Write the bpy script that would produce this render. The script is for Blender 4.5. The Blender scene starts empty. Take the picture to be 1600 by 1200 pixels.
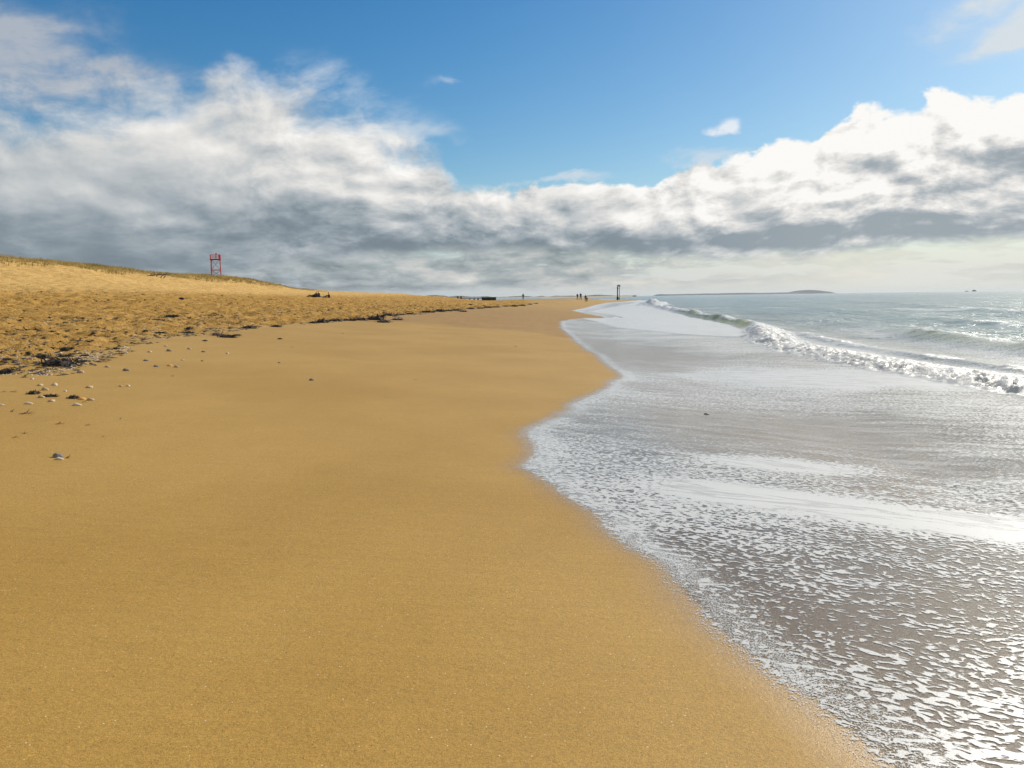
import bpy, bmesh, math, random
import numpy as np
from mathutils import Vector, Matrix
random.seed(7)
sc = bpy.context.scene
C = sc.collection

# ------------------------------------------------------------------ camera
EYE = 2.0
FPX = 1230.0
PITCH = math.atan(135 / FPX)
ROLL = math.radians(0.8)
F0 = Vector((0, math.cos(PITCH), -math.sin(PITCH)))
U0 = Vector((0, math.sin(PITCH), math.cos(PITCH)))
R0 = Vector((1, 0, 0))
RV = R0 * math.cos(ROLL) - U0 * math.sin(ROLL)
UV = R0 * math.sin(ROLL) + U0 * math.cos(ROLL)
cam = bpy.data.cameras.new('camera')
cam.sensor_width = 36
cam.lens = 36 * FPX / 1600
cam.clip_start = 0.05
cam.clip_end = 60000
co = bpy.data.objects.new('camera', cam)
C.objects.link(co)
m = Matrix((RV, UV, -F0)).transposed().to_4x4()
m.translation = (0, 0, EYE)
co.matrix_world = m
sc.camera = co

# ------------------------------------------------------------------ render settings
sc.view_settings.view_transform = 'Standard'
sc.view_settings.look = 'None'
sc.view_settings.exposure = 0.0
sc.view_settings.gamma = 1
sc.render.engine = 'CYCLES'
sc.cycles.use_denoising = True
sc.cycles.denoiser = 'OPENIMAGEDENOISE'
sc.cycles.max_bounces = 6
sc.cycles.transparent_max_bounces = 16
sc.cycles.caustics_reflective = False
sc.cycles.caustics_refractive = False
sc.cycles.sample_clamp_direct = 12
sc.cycles.sample_clamp_indirect = 3

# ------------------------------------------------------------------ sun
SUN_AZ = math.radians(47)      # to the right of the view direction
SUN_EL = math.radians(33)
sl = bpy.data.lights.new('sun', 'SUN')
sl.energy = 4.6
sl.angle = math.radians(0.55)
sl.color = (1.0, 0.93, 0.82)
so = bpy.data.objects.new('sun', sl)
C.objects.link(so)
sd = Vector((math.sin(SUN_AZ) * math.cos(SUN_EL), math.cos(SUN_AZ) * math.cos(SUN_EL), math.sin(SUN_EL)))
so.rotation_euler = sd.to_track_quat('Z', 'Y').to_euler()
so.location = (20, 20, 40)

# ------------------------------------------------------------------ node helper: write shader maths as python maths
class S:
    def __init__(s, nt, sock): s.nt = nt; s.k = sock
    def _m(s, op, *a, clamp=False):
        n = s.nt.nodes.new('ShaderNodeMath'); n.operation = op; n.use_clamp = clamp
        for i, v in enumerate((s,) + a):
            if isinstance(v, S): s.nt.links.new(v.k, n.inputs[i])
            else: n.inputs[i].default_value = v
        return S(s.nt, n.outputs[0])
    def __add__(s, o): return s._m('ADD', o)
    __radd__ = __add__
    def __sub__(s, o): return s._m('SUBTRACT', o)
    def __rsub__(s, o): return (s * -1) + o
    def __mul__(s, o): return s._m('MULTIPLY', o)
    __rmul__ = __mul__
    def __truediv__(s, o): return s._m('DIVIDE', o)
    def __pow__(s, o): return s._m('POWER', o)
    def max(s, o): return s._m('MAXIMUM', o)
    def min(s, o): return s._m('MINIMUM', o)
    def abs(s): return s._m('ABSOLUTE')
    def clamp(s): return s._m('ADD', 0.0, clamp=True)
    def exp(s): return s._m('EXPONENT')
    def sstep(s, a, b):
        n = s.nt.nodes.new('ShaderNodeMapRange'); n.interpolation_type = 'SMOOTHSTEP'
        s.nt.links.new(s.k, n.inputs[0])
        for i, v in ((1, a), (2, b)):
            if isinstance(v, S): s.nt.links.new(v.k, n.inputs[i])
            else: n.inputs[i].default_value = v
        n.inputs[3].default_value = 0; n.inputs[4].default_value = 1
        return S(s.nt, n.outputs[0])

def vec(nt, x, y, z=0.0):
    n = nt.nodes.new('ShaderNodeCombineXYZ')
    for i, v in enumerate((x, y, z)):
        if isinstance(v, S): nt.links.new(v.k, n.inputs[i])
        else: n.inputs[i].default_value = v
    return S(nt, n.outputs[0])
def noise(nt, v, scale, detail=4, rough=0.5, dist=0.0, typ='FBM', lac=2.0):
    n = nt.nodes.new('ShaderNodeTexNoise'); n.noise_type = typ
    n.normalize = True
    nt.links.new(v.k, n.inputs['Vector'])
    n.inputs['Scale'].default_value = scale; n.inputs['Detail'].default_value = detail
    n.inputs['Roughness'].default_value = rough; n.inputs['Distortion'].default_value = dist
    n.inputs['Lacunarity'].default_value = lac
    return S(nt, n.outputs[0])
def voro(nt, v, scale, feature='SMOOTH_F1', smooth=0.6, out=0, rnd=1.0):
    n = nt.nodes.new('ShaderNodeTexVoronoi'); n.feature = feature
    nt.links.new(v.k, n.inputs['Vector']); n.inputs['Scale'].default_value = scale
    n.inputs['Randomness'].default_value = rnd
    if feature == 'SMOOTH_F1': n.inputs['Smoothness'].default_value = smooth
    return S(nt, n.outputs[out])
def mixc(nt, f, a, b):
    n = nt.nodes.new('ShaderNodeMix'); n.data_type = 'RGBA'
    for i, v in ((0, f), (6, a), (7, b)):
        if isinstance(v, S): nt.links.new(v.k, n.inputs[i])
        elif isinstance(v, tuple): n.inputs[i].default_value = (*v, 1)
        else: n.inputs[i].default_value = v
    return S(nt, n.outputs[2])
def sep(nt, v):
    n = nt.nodes.new('ShaderNodeSeparateXYZ'); nt.links.new(v.k, n.inputs[0])
    return [S(nt, o) for o in n.outputs]
def attr(nt, name):
    n = nt.nodes.new('ShaderNodeAttribute'); n.attribute_name = name
    return S(nt, n.outputs['Fac'])
def objco(nt):
    n = nt.nodes.new('ShaderNodeTexCoord'); return S(nt, n.outputs['Object'])
def bump(nt, h, strength, dist, normal=None):
    n = nt.nodes.new('ShaderNodeBump')
    nt.links.new(h.k, n.inputs['Height'])
    if isinstance(strength, S): nt.links.new(strength.k, n.inputs['Strength'])
    else: n.inputs['Strength'].default_value = strength
    n.inputs['Distance'].default_value = dist
    if normal: nt.links.new(normal.k, n.inputs['Normal'])
    return S(nt, n.outputs[0])

# ------------------------------------------------------------------ world: sky with clouds
def px_ae(px, py):
    u = (px - 800) / FPX
    v = (465 - py + (px - 800) * 0.014) / FPX
    return math.atan(u), v * math.cos(math.atan(u))

def build_world():
    w = bpy.data.worlds.new('World'); sc.world = w; w.use_nodes = True
    nt = w.node_tree; nt.nodes.clear()
    out = nt.nodes.new('ShaderNodeOutputWorld'); bg = nt.nodes.new('ShaderNodeBackground')
    nt.links.new(bg.outputs[0], out.inputs[0])
    sky = nt.nodes.new('ShaderNodeTexSky'); sky.sky_type = 'NISHITA'; sky.sun_disc = False
    sky.sun_elevation = SUN_EL; sky.sun_rotation = SUN_AZ
    sky.air_density = 1.0; sky.dust_density = 0.6; sky.ozone_density = 2.2; sky.altitude = 0
    STR = 0.105
    bg.inputs[1].default_value = STR
    tc = nt.nodes.new('ShaderNodeTexCoord')
    X, Y, Z = sep(nt, S(nt, tc.outputs['Generated']))
    az = X._m('ARCTAN2', Y)
    el = Z / ((X * X + Y * Y)._m('SQRT')).max(0.05)
    def curve(pts, lo, hi):
        # cloud boundary height as a function of azimuth
        n = nt.nodes.new('ShaderNodeFloatCurve')
        cm = n.mapping.curves[0]
        a = (az + 0.8) / 1.6
        nt.links.new(a.clamp().k, n.inputs['Value'])
        ps = sorted([((px_ae(*p)[0] + 0.8) / 1.6, (px_ae(*p)[1] - lo) / (hi - lo)) for p in pts])
        cm.points[0].location = (0, ps[0][1]); cm.points[-1].location = (1, ps[-1][1])
        for p in ps: cm.points.new(*p)
        n.mapping.use_clip = False
        n.mapping.update()
        return S(nt, n.outputs[0]) * (hi - lo) + lo
    top = curve([(-150, 130), (0, 138), (100, 132), (230, 120), (330, 106), (430, 100), (500, 128), (600, 180), (690, 225),
                 (730, 275), (800, 284), (900, 282), (980, 292), (1060, 280), (1150, 252), (1230, 232), (1310, 204),
                 (1400, 186), (1500, 172), (1600, 160), (1750, 145)], -0.1, 0.5)
    base = curve([(-150, 418), (0, 415), (200, 420), (330, 422), (420, 410), (520, 402), (640, 396), (760, 394), (900, 396),
                  (980, 402), (1060, 414), (1180, 420), (1300, 412), (1400, 406), (1600, 398), (1750, 395)], -0.1, 0.5)
    # foreshortened cloud coordinates: features get flatter towards the horizon
    ve = (el.max(0.0) + 0.14)._m('LOGARITHM', 2.718) * 0.30
    P = vec(nt, az, ve, 0.0)
    def P3(sx, sy, sz=0.0, ox=0.0, oy=0.0):
        return vec(nt, (az + ox) * sx, (ve + oy) * sy, sz)
    w1 = noise(nt, P3(1, 1, 0), 5.0, 3, 0.5) - 0.5
    w2 = noise(nt, P3(1, 1, 9.1), 5.0, 3, 0.5) - 0.5
    az_w = az + w1 * 0.10; ve_w = ve + w2 * 0.05
    def PW(sx, sy, sz=0.0, ox=0.0, oy=0.0):
        return vec(nt, (az_w + ox) * sx, (ve_w + oy) * sy, sz)
    n1 = noise(nt, PW(1, 1.7, 2.0), 7.0, 11, 0.58)
    n1s = noise(nt, PW(1, 1.7, 2.0, 0.010, 0.013), 7.0, 11, 0.58)
    nb = noise(nt, PW(1, 1.5, 5.0), 3.2, 3, 0.5)
    n3 = noise(nt, PW(1, 1.6, 8.0), 26.0, 7, 0.58)
    def PV(ox, oy):
        return vec(nt, az_w + n3 * 0.035 + ox, (ve_w + oy) * 1.6 + n1 * 0.06, 1.0)
    pf = voro(nt, PV(0, 0), 15.0, 'SMOOTH_F1', 0.5)
    pfs = voro(nt, PV(0.010, 0.012), 15.0, 'SMOOTH_F1', 0.5)
    wisp = noise(nt, vec(nt, az_w * 1.0 + ve * 0.8, ve_w * 3.2 - az * 0.7, 4.0), 9.0, 9, 0.62)
    def blob(px, py, rx, ry, amp=1.0, rot=0.0, warp=1.0):
        a0, e0 = px_ae(px, py)
        aw = az + w1 * (0.08 * warp) + (n1 - 0.5) * (0.10 * warp); ew = el + w2 * (0.04 * warp) + (n3 - 0.5) * (0.035 * warp)
        dx = (aw - a0); dy = (ew - e0)
        c, s_ = math.cos(rot), math.sin(rot)
        u = (dx * c + dy * s_) / (rx / FPX); v = (dy * c - dx * s_) / (ry / FPX)
        return ((u * u + v * v) * -1.0).exp() * amp
    # --- main bank
    left = az.sstep(0.05, -0.20)       # softer edge on the left bank
    edge = (n1 - 0.5) * (0.07 + left * 0.06) + (n3 - 0.5) * 0.06 - (pf - 0.35) * 0.035 + left * (wisp - 0.5) * 0.07
    dt = top - el + edge
    dens_t = dt.sstep(-0.003 - left * 0.012, 0.009 + left * 0.05)
    db = el - base + (n1 - 0.5) * 0.045 + (n3 - 0.5) * 0.02
    dens_b = db.sstep(-0.004, 0.012)
    main = dens_t * dens_b
    # --- low puffs below the bank
    low = noise(nt, vec(nt, az_w * 0.8, ve_w * 2.0, 13.0), 11.0, 9, 0.6)
    lowm = (low + (n3 - 0.5) * 0.12).sstep(0.44 - az.sstep(0.25, 0.0) * 0.12, 0.53 - az.sstep(0.25, 0.0) * 0.07) * el.sstep(0.001, 0.018) * el.sstep(0.12, 0.07)
    lowm = lowm * (az.sstep(0.35, 0.0) * 0.6 + 0.4)
    # --- loose clouds
    wd = (wisp - 0.5) * 2.6 + (n3 - 0.5) * 0.7
    def loose(b, lo=0.35, hi=0.9): return (b * (1.0 + wd * 1.0) + wd * 0.15 * b.sstep(0, 0.3)).sstep(lo, hi)
    wl = blob(20, 100, 150, 55, 1.25) + blob(180, 92, 90, 14, 0.8) + blob(-60, 30, 100, 40, 0.7) + blob(200, 40, 70, 40, 0.3) + blob(60, 40, 60, 10, .5, .1)
    wisps_l = (loose(wl, 0.1, 1.5) * (1.0 + wd * 0.5)).clamp() * 0.85
    wr = blob(1555, 42, 100, 30, 1.3, 0.35, 0.8) + blob(1580, 90, 70, 16, 1.3, 0.25, 0.6) + blob(1650, 60, 60, 50, 0.8, 0, 0.4)
    wisps_r = (loose(wr, 0.15, 1.3) * (1.0 + wd * 0.6)).clamp() * 0.9
    small = 1.0 * loose(blob(1136, 215, 15, 10, 1.2, 0.0, 0.5) + blob(1112, 222, 20, 7, 0.8, 0, 0.5) + (n3 - 0.5) * 3.0 * blob(1125, 218, 40, 16), 0.15, 1.2) * 0.85
    feather = loose(blob(1095, 262, 85, 16, 0.9, 0.05) + blob(860, 287, 75, 9, 0.9), 0.3, 1.0) * 0.8 \
        + loose(blob(560, 150, 130, 45, 0.8, -0.5) + blob(683, 143, 30, 8, 0.7) + blob(640, 215, 90, 16, 0.7), 0.25, 1.2) * 0.6
    # --- luminance of the bank
    t = (el - base) / (top - base).max(0.02)
    right = az.sstep(0.0, 0.45)
    tl = (t + (n1 - 0.5) * 0.40).clamp()
    lum = tl.sstep(0.0, 0.55) * (0.26 + right * 0.14) + 0.275 + right * 0.05 + tl.sstep(0.5, 1.0) * (0.12 + right * 0.20)
    soft = 0.35 + az.sstep(-0.5, -0.1) * 0.65          # the far left bank is smoother
    lum = lum - right * tl.sstep(0.5, 1.0) * 0.06 + ((n1 - n1s) * (2.1 + right * 2.2) - (pf - pfs) * (0.30 + right * 0.45) + (n3 - 0.5) * 0.14) * soft + (nb - 0.5) * 0.18 + (n1 - 0.5) * 0.20
    dark = [(120, 345, 260, 45, 0.17, 0), (60, 390, 240, 22, 0.10, 0), (330, 350, 150, 16, 0.08, -0.05), (440, 310, 60, 20, 0.15, 0.2),
            (560, 385, 90, 12, 0.14, 0), (640, 372, 110, 12, 0.14, 0), (860, 372, 160, 16, 0.19, 0), (480, 350, 110, 12, 0.08, 0),
            (1180, 385, 210, 22, 0.22, 0.02), (1400, 350, 240, 30, 0.24, 0), (1600, 330, 120, 50, 0.18, 0), (1560, 268, 105, 26, 0.44, 0.05),
            (1250, 262, 55, 18, 0.30, 0.3), (1090, 345, 30, 16, 0.2, 0), (1000, 385, 120, 14, 0.16, 0), (1340, 245, 40, 14, 0.12, 0),
            (30, 220, 90, 60, 0.10, 0)]
    bright = [(1120, 330, 60, 26, 0.10, 0), (330, 200, 260, 40, 0.12, 0), (640, 250, 60, 16, 0.2, 0), (900, 345, 200, 10, 0.16, 0), (420, 150, 80, 20, .14, 0),(560, 250, 110, 50, 0.14, -0.3), (255, 170, 60, 20, 0.10, 0), (470, 380, 45, 8, 0.22, 0), (260, 330, 50, 9, 0.12, 0), (455, 297, 16, 14, 0.2, 0),
              (1560, 205, 170, 30, 0.30, 0.12), (1380, 215, 110, 28, 0.18, 0.3), (1200, 280, 90, 26, 0.25, 0.3), (1120, 345, 26, 14, 0.28, 0),
              (1350, 300, 170, 10, 0.30, 0), (1040, 318, 130, 18, 0.16, 0), (800, 310, 160, 16, 0.12, 0), (700, 395, 90, 8, 0.15, 0)]
    for b in dark: lum = lum - blob(*b[:4], b[4] * 0.75, *b[5:])
    for b in bright: lum = lum + blob(*b)
    lum = lum.max(0.05)
    lum = (lum * lum + 0.045 + right * 0.10)._m('SQRT').min(1.0)
    lum = lum * 0.90 + 0.065
    ccol = mixc(nt, lum.sstep(0.12, 0.85), (0.70, 0.90, 1.06), (1.02, 1.0, 0.965))
    def scale(c, f):
        n = nt.nodes.new('ShaderNodeVectorMath'); n.operation = 'SCALE'
        nt.links.new(c.k, n.inputs[0])
        if isinstance(f, S): nt.links.new(f.k, n.inputs['Scale'])
        else: n.inputs['Scale'].default_value = f
        return S(nt, n.outputs[0])
    K = 1.0 / STR
    cloud = scale(ccol, lum * K)
    hs = nt.nodes.new('ShaderNodeHueSaturation'); nt.links.new(sky.outputs[0], hs.inputs['Color'])
    hs.inputs['Saturation'].default_value = SKY_SAT; hs.inputs['Value'].default_value = SKY_VAL
    tint = nt.nodes.new('ShaderNodeVectorMath'); tint.operation = 'MULTIPLY'
    nt.links.new(hs.outputs[0], tint.inputs[0]); tint.inputs[1].default_value = (0.90, 1.05, 1.04)
    skyc = S(nt, tint.outputs[0])
    # thin bright veil close to the horizon, yellower to the right where the sun is
    veil = (el.max(0.0) * -9.0).exp() * 0.35 + (el.max(0.0) * -24.0).exp() * 0.65 + el.sstep(0.11, 0.03) * 0.35
    veil = veil.clamp()
    veilc = mixc(nt, az.sstep(-0.3, 0.55), (0.50, 0.565, 0.62), (0.84, 0.80, 0.70))
    skyc = mixc(nt, veil * 0.95, skyc, scale(veilc, K))
    haze_r = az.sstep(-0.25, 0.75) * el.sstep(0.5, 0.0) * 0.28
    skyc = mixc(nt, haze_r, skyc, scale(mixc(nt, 0.0, (0.50, 0.66, 0.80), (1, 1, 1)), K))
    c = skyc
    lowl = (low - 0.5) * 1.0 + 0.43 + right * 0.14 - (n1 - 0.5) * 0.9 + (n3 - 0.5) * 0.5 + (n1 - n1s) * 1.5
    lowc = scale(mixc(nt, lowl.sstep(0.25, 0.7), (0.80, 0.95, 1.03), mixc(nt, az.sstep(-0.3, 0.5), (1.0, 1.0, 0.97), (1.08, 1.0, 0.85))), lowl.max(0.22) * K)
    c = mixc(nt, lowm * 0.88, c, lowc)
    c = mixc(nt, wisps_l, c, scale(mixc(nt, 0.0, (0.47, 0.50, 0.55), (1, 1, 1)), K))
    c = mixc(nt, wisps_r, c, scale(mixc(nt, 0.0, (0.70, 0.75, 0.78), (1, 1, 1)), K))
    c = mixc(nt, feather.clamp(), c, scale(mixc(nt, 0.0, (0.66, 0.73, 0.79), (1, 1, 1)), K))
    c = mixc(nt, small, c, scale(mixc(nt, 0.0, (0.85, 0.88, 0.92), (1, 1, 1)), K))
    c = mixc(nt, main, c, cloud)
    # broken cloud added overhead and behind, out of view, to neutralise blue ambient light
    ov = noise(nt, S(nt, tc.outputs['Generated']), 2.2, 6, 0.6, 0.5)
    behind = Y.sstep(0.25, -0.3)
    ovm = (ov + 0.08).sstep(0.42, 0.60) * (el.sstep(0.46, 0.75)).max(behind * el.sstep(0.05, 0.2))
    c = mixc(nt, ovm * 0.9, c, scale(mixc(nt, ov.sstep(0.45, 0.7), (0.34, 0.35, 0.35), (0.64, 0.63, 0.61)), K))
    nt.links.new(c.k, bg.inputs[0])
    w.cycles.sampling_method = 'MANUAL'
    w.cycles.sample_map_resolution = 512
SKY_SAT = 1.46
SKY_VAL = 0.88
build_world()

# ------------------------------------------------------------------ terrain
def lut(y, pts):
    a = np.array(pts, float)
    return np.interp(y, a[:, 0], a[:, 1])
def smoothlut(y, pts):
    a = np.array(pts, float); acc = 0
    for o in (-0.06, -0.03, 0, 0.03, 0.06): acc = acc + np.interp(y * (1 + o), a[:, 0], a[:, 1])
    return acc / 5
XS = [(-50, 1.6), (0, 1.5), (40, 1.9), (50, 3), (70, 6), (100, 8), (150, 15), (211, 25), (300, 49), (340, 58), (500, 80), (20000, 80)]
ROWS = [  # y, profile of height over distance inland from the waterline
    (-50, [(-60, -3), (-10, -.42), (0, .28), (12, .94), (32, 2.0), (45, 3.7), (60, 7.0), (75, 7.5), (300, 7.3)]),
    (75, [(-60, -3), (-10, -.42), (0, .28), (12, .98), (32, 2.0), (45, 3.6), (60, 6.9), (75, 7.6), (300, 7.3)]),
    (110, [(-60, -3), (-10, -.42), (0, .28), (12, 1.0), (32, 1.9), (48, 3.0), (62, 6.6), (75, 7.6), (300, 7.3)]),
    (150, [(-60, -3), (-10, -.42), (0, .28), (8, .9), (12, 1.2), (32, 1.9), (52, 2.6), (62, 3.5), (75, 6.9), (90, 7.4), (300, 7.2)]),
    (172, [(-60, -3), (-10, -.42), (0, .28), (8, 1.2), (16, 1.35), (22, 1.35), (32, 1.75), (52, 2.6), (64, 3.6), (77, 7.0), (90, 7.1), (300, 7)]),
    (192, [(-60, -3), (-10, -.42), (0, .28), (8, 1.4), (18, 1.5), (27, 1.24), (36, 1.6), (50, 2.4), (60, 3.0), (71, 4.4), (78, 5.1), (95, 5.6), (300, 5.6)]),
    (230, [(-60, -3), (-10, -.42), (0, .28), (9, 1.6), (24, 1.5), (33, 1.10), (38, 1.28), (43, 1.65), (49, 2.5), (57, 2.95), (65, 3.9), (90, 4.6), (300, 5)]),
    (262, [(-60, -3), (-10, -.42), (0, .28), (5, .7), (12, .7), (20, -.8), (46, -1), (60, 1.6), (80, 3), (300, 4)]),
    (305, [(-60, -3), (-10, -.42), (0, .25), (5, .5), (10, .5), (16, -.8), (60, -.8), (80, 1.0), (110, 3), (300, 4)]),
    (340, [(-60, -3), (0, -1.5), (80, -1.5), (110, .5), (160, 2.5), (300, 3)]),
    (520, [(-60, -3), (0, -2), (150, -2), (200, 1.5), (900, 2)]),
    (700, [(-60, -3), (0, -3), (900, -3)]),
    (30000, [(-60, -3), (0, -3), (900, -3)])]
def hgrid(x, y):
    i = np.floor(x).astype(np.int64); j = np.floor(y).astype(np.int64)
    return i, j, x - i, y - j
def rnd(i, j, seed):
    n = (i * 374761393 + j * 668265263 + seed * 974634777) & 0x7fffffff
    n = ((n ^ (n >> 13)) * 1274126177) & 0x7fffffff
    n = ((n ^ (n >> 16)) * 2246822519) & 0x7fffffff
    return (n & 0xffff) / 65535.0
def vnoise(x, y, seed=0):
    i, j, fx, fy = hgrid(x, y)
    fx = fx * fx * (3 - 2 * fx); fy = fy * fy * (3 - 2 * fy)
    a = rnd(i, j, seed); b = rnd(i + 1, j, seed); c = rnd(i, j + 1, seed); d = rnd(i + 1, j + 1, seed)
    return (a * (1 - fx) + b * fx) * (1 - fy) + (c * (1 - fx) + d * fx) * fy
def fbm(x, y, seed=0, o=4, g=0.5):
    s = 0; a = 1.0; t = 0
    for k in range(o):
        s = s + a * (vnoise(x * 1.0, y * 1.0, seed + k) - 0.5); t += a; a *= g
        x, y = x * 1.6 + y * 1.2 + 3.7, y * 1.6 - x * 1.2 + 1.3
    return s / t * 2
def sst(x, a, b):
    t = np.clip((x - a) / (b - a), 0, 1); return t * t * (3 - 2 * t)

def H0(x, y):
    x = np.asarray(x, float); y = np.asarray(y, float)
    d = smoothlut(y, XS) - x
    ys = [r[0] for r in ROWS]; z = np.zeros(np.broadcast(x, y).shape)
    k = np.clip(np.searchsorted(ys, y) - 1, 0, len(ys) - 2)
    k = np.broadcast_to(k, z.shape); d = np.broadcast_to(d, z.shape); yy = np.broadcast_to(y, z.shape)
    for q in range(len(ys) - 1):
        mk = k == q
        if not mk.any(): continue
        f = (yy[mk] - ys[q]) / (ys[q + 1] - ys[q])
        f = f * f * (3 - 2 * f)
        def prof(r):
            a = np.array(r[1], float); acc = 0
            for o in (-1.5, 0, 1.5):
                acc = acc + np.interp(d[mk] + o * np.clip(np.abs(d[mk]) / 12, 0, 1), a[:, 0], a[:, 1])
            return acc / 3
        z[mk] = prof(ROWS[q]) * (1 - f) + prof(ROWS[q + 1]) * f
    return z
def ray(px, py):
    cx = (px - 800) / FPX; cy = (600 - py) / FPX
    d = F0 + RV * cx + UV * cy
    return d
def P(px, py, H=H0):
    """where the line of sight through a point of the photo meets the ground"""
    d = ray(px, py)
    t = np.geomspace(1.0, 6000, 9000)
    x = d.x * t; y = d.y * t; z = EYE + d.z * t
    h = H(x, y)
    i = np.argmax(z < h)
    if not (z < h).any(): i = len(t) - 1
    return float(x[i]), float(y[i]), float(h[i])

# edges traced on the beach, in metres
EDGE_PX = [(1400, 1200), (1330, 1140), (1260, 1085), (1180, 1035), (1110, 975), (1070, 930), (1035, 880), (990, 855), (955, 828), (925, 798), (885, 778),
           (850, 752), (822, 733), (836, 712), (828, 690), (832, 672), (862, 655), (893, 640), (915, 622), (940, 612),
           (958, 600), (978, 588), (955, 570), (925, 550), (905, 537), (890, 522), (878, 512)]
FARE = [(56, 3.6), (63, 5.4), (66, 6.6), (69, 8.2), (74, 8.6), (82, 7.9), (98, 7.6), (127, 12.2), (160, 17), (211, 25.5), (300, 49), (330, 58)]
e = [P(*p)[:2] for p in EDGE_PX]
ep = sorted([(b, a) for a, b in e])
ep = [(-30, ep[0][1] + 0.6), (0.5, ep[0][1] + 0.35)] + ep + [(b, a) for b, a in FARE]
EDGE = np.array(ep)
def xe(y):
    return np.interp(y, EDGE[:, 0], EDGE[:, 1]) + 0.05 * fbm(y * 1.7, y * 0 + 3, 31, 4) * np.clip(y / 6, 0.4, 3)
def at(px, y):
    d = ray(px, 465 - (px - 800) * 0.014); return d.x / d.y * y
def Pl(*pts): return [P(*p) for p in pts]
wr = [P(*p) for p in [(0, 600), (60, 585), (150, 555), (230, 530), (330, 518), (430, 508), (520, 502), (600, 498), (660, 489), (760, 481), (835, 474)]]
WR = np.array(sorted([(b, a) for a, b, c in wr]))
def xw(y):
    w = np.interp(y, WR[:, 0], WR[:, 1])
    return np.where(y < WR[0, 0], WR[0, 1] - (WR[0, 0] - y) * 0.1, w)

def tramp(x, y):
    d = xw(y) - x + 0.7 * fbm(x * 0.5, y * 0.3, 77, 3)
    return sst(d, -0.2, 1.6) * sst(y, 320, 250)
def Hfull(x, y):
    h = H0(x, y)
    t = tramp(x, y)
    # footprints and churned dry sand
    n = fbm(x * 1.9, y * 1.5, 5, 4, 0.6)
    pits = np.clip(vnoise(x * 2.3, y * 1.8, 15) - 0.55, 0, 1) * 1.5 + np.clip(vnoise(x * 1.5 + 7, y * 1.2, 18) - 0.6, 0, 1) * 1.6
    h = h + t * (0.105 * n - 0.26 * pits) * (1 - 0.6 * sst(h, 2.4, 3.6))
    fade = 1 - 0.6 * sst(h, 2.4, 3.6)
    h = h - t * fade * (0.5 + 1.1 * vnoise(x * .3, y * .25, 117)) * (0.085 * sst(vnoise(x * 2.5 + fbm(x * 3, y * 3, 8, 2), y * 1.9, 115), .62, .80) + 0.10 * sst(vnoise(x * 1.7 + 3, y * 1.2 + fbm(x * 3, y * 3, 6, 2), 119), .66, .82) + 0.07 * sst(vnoise(x * 4.3, y * 3.4, 121), .68, .85))
    h = h + t * 0.10 * fbm(x * 0.35, y * 0.3, 9, 3)
    dune = sst(h, 3.0, 5.5)
    h = h + dune * (0.45 * fbm(x * 0.10, y * 0.08, 22, 4) + 0.22 * fbm(x * 0.7, y * 0.7, 27, 4))
    h = h + (1 - t) * 0.012 * fbm(x * 0.5, y * 0.22, 40, 3) * sst(xe(y) - x, 0.3, 2.5)
    return h

# ------------------------------------------------------------------ shared grid lines
def seq(a, b, f):
    v = [a]
    while v[-1] < b: v.append(v[-1] + f(v[-1]))
    return v
GX = seq(-75, -40, lambda v: .45) + seq(-39.6, -24, lambda v: .15) + seq(-23.9, -5, lambda v: .11) + seq(-4.9, -1, lambda v: .13) + seq(-0.9, 9, lambda v: .07) + seq(9.05, 19, lambda v: .065) + seq(19.2, 40, lambda v: .22) + seq(41, 14000, lambda v: max(.5, (v - 38) * .07))
GX = [-v for v in seq(76, 1500, lambda v: max(.8, (v - 74) * .15))][::-1] + GX
GY = seq(-8, 1.2, lambda v: .2) + seq(1.4, 110, lambda v: max(.035, .0048 * v)) + seq(110.6, 14000, lambda v: .0085 * v)
def clean(v):
    v = sorted(v); o = [v[0]]
    for a in v[1:]:
        if a - o[-1] > 0.025: o.append(a)
    return np.array(o)
GX = clean(GX); GY = clean(GY)
XX, YY = np.meshgrid(GX, GY)

def grid_mesh(name, X, Y, Zv, keep, attrs):
    ny, nx = X.shape
    idx = np.arange(nx * ny).reshape(ny, nx)
    q = np.stack([idx[:-1, :-1], idx[:-1, 1:], idx[1:, 1:], idx[1:, :-1]], -1)
    kq = keep[:-1, :-1] | keep[:-1, 1:] | keep[1:, 1:] | keep[1:, :-1]
    q = q[kq]
    used = np.zeros(nx * ny, bool); used[q.ravel()] = True
    rem = np.cumsum(used) - 1
    q = rem[q]
    co = np.stack([X.ravel(), Y.ravel(), Zv.ravel()], -1)[used]
    me = bpy.data.meshes.new(name)
    me.vertices.add(len(co)); me.vertices.foreach_set('co', co.ravel().astype(np.float32))
    me.loops.add(q.size); me.loops.foreach_set('vertex_index', q.ravel().astype(np.int32))
    me.polygons.add(len(q)); me.polygons.foreach_set('loop_start', np.arange(0, q.size, 4, dtype=np.int32))
    me.polygons.foreach_set('use_smooth', np.ones(len(q), bool))
    me.update(calc_edges=True)
    for k, v in attrs.items():
        a = me.attributes.new(k, 'FLOAT', 'POINT'); a.data.foreach_set('value', v.ravel()[used].astype(np.float32))
    o = bpy.data.objects.new(name, me); C.objects.link(o)
    return o

HZ = Hfull(XX, YY)
SS = XX - xe(YY)

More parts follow.
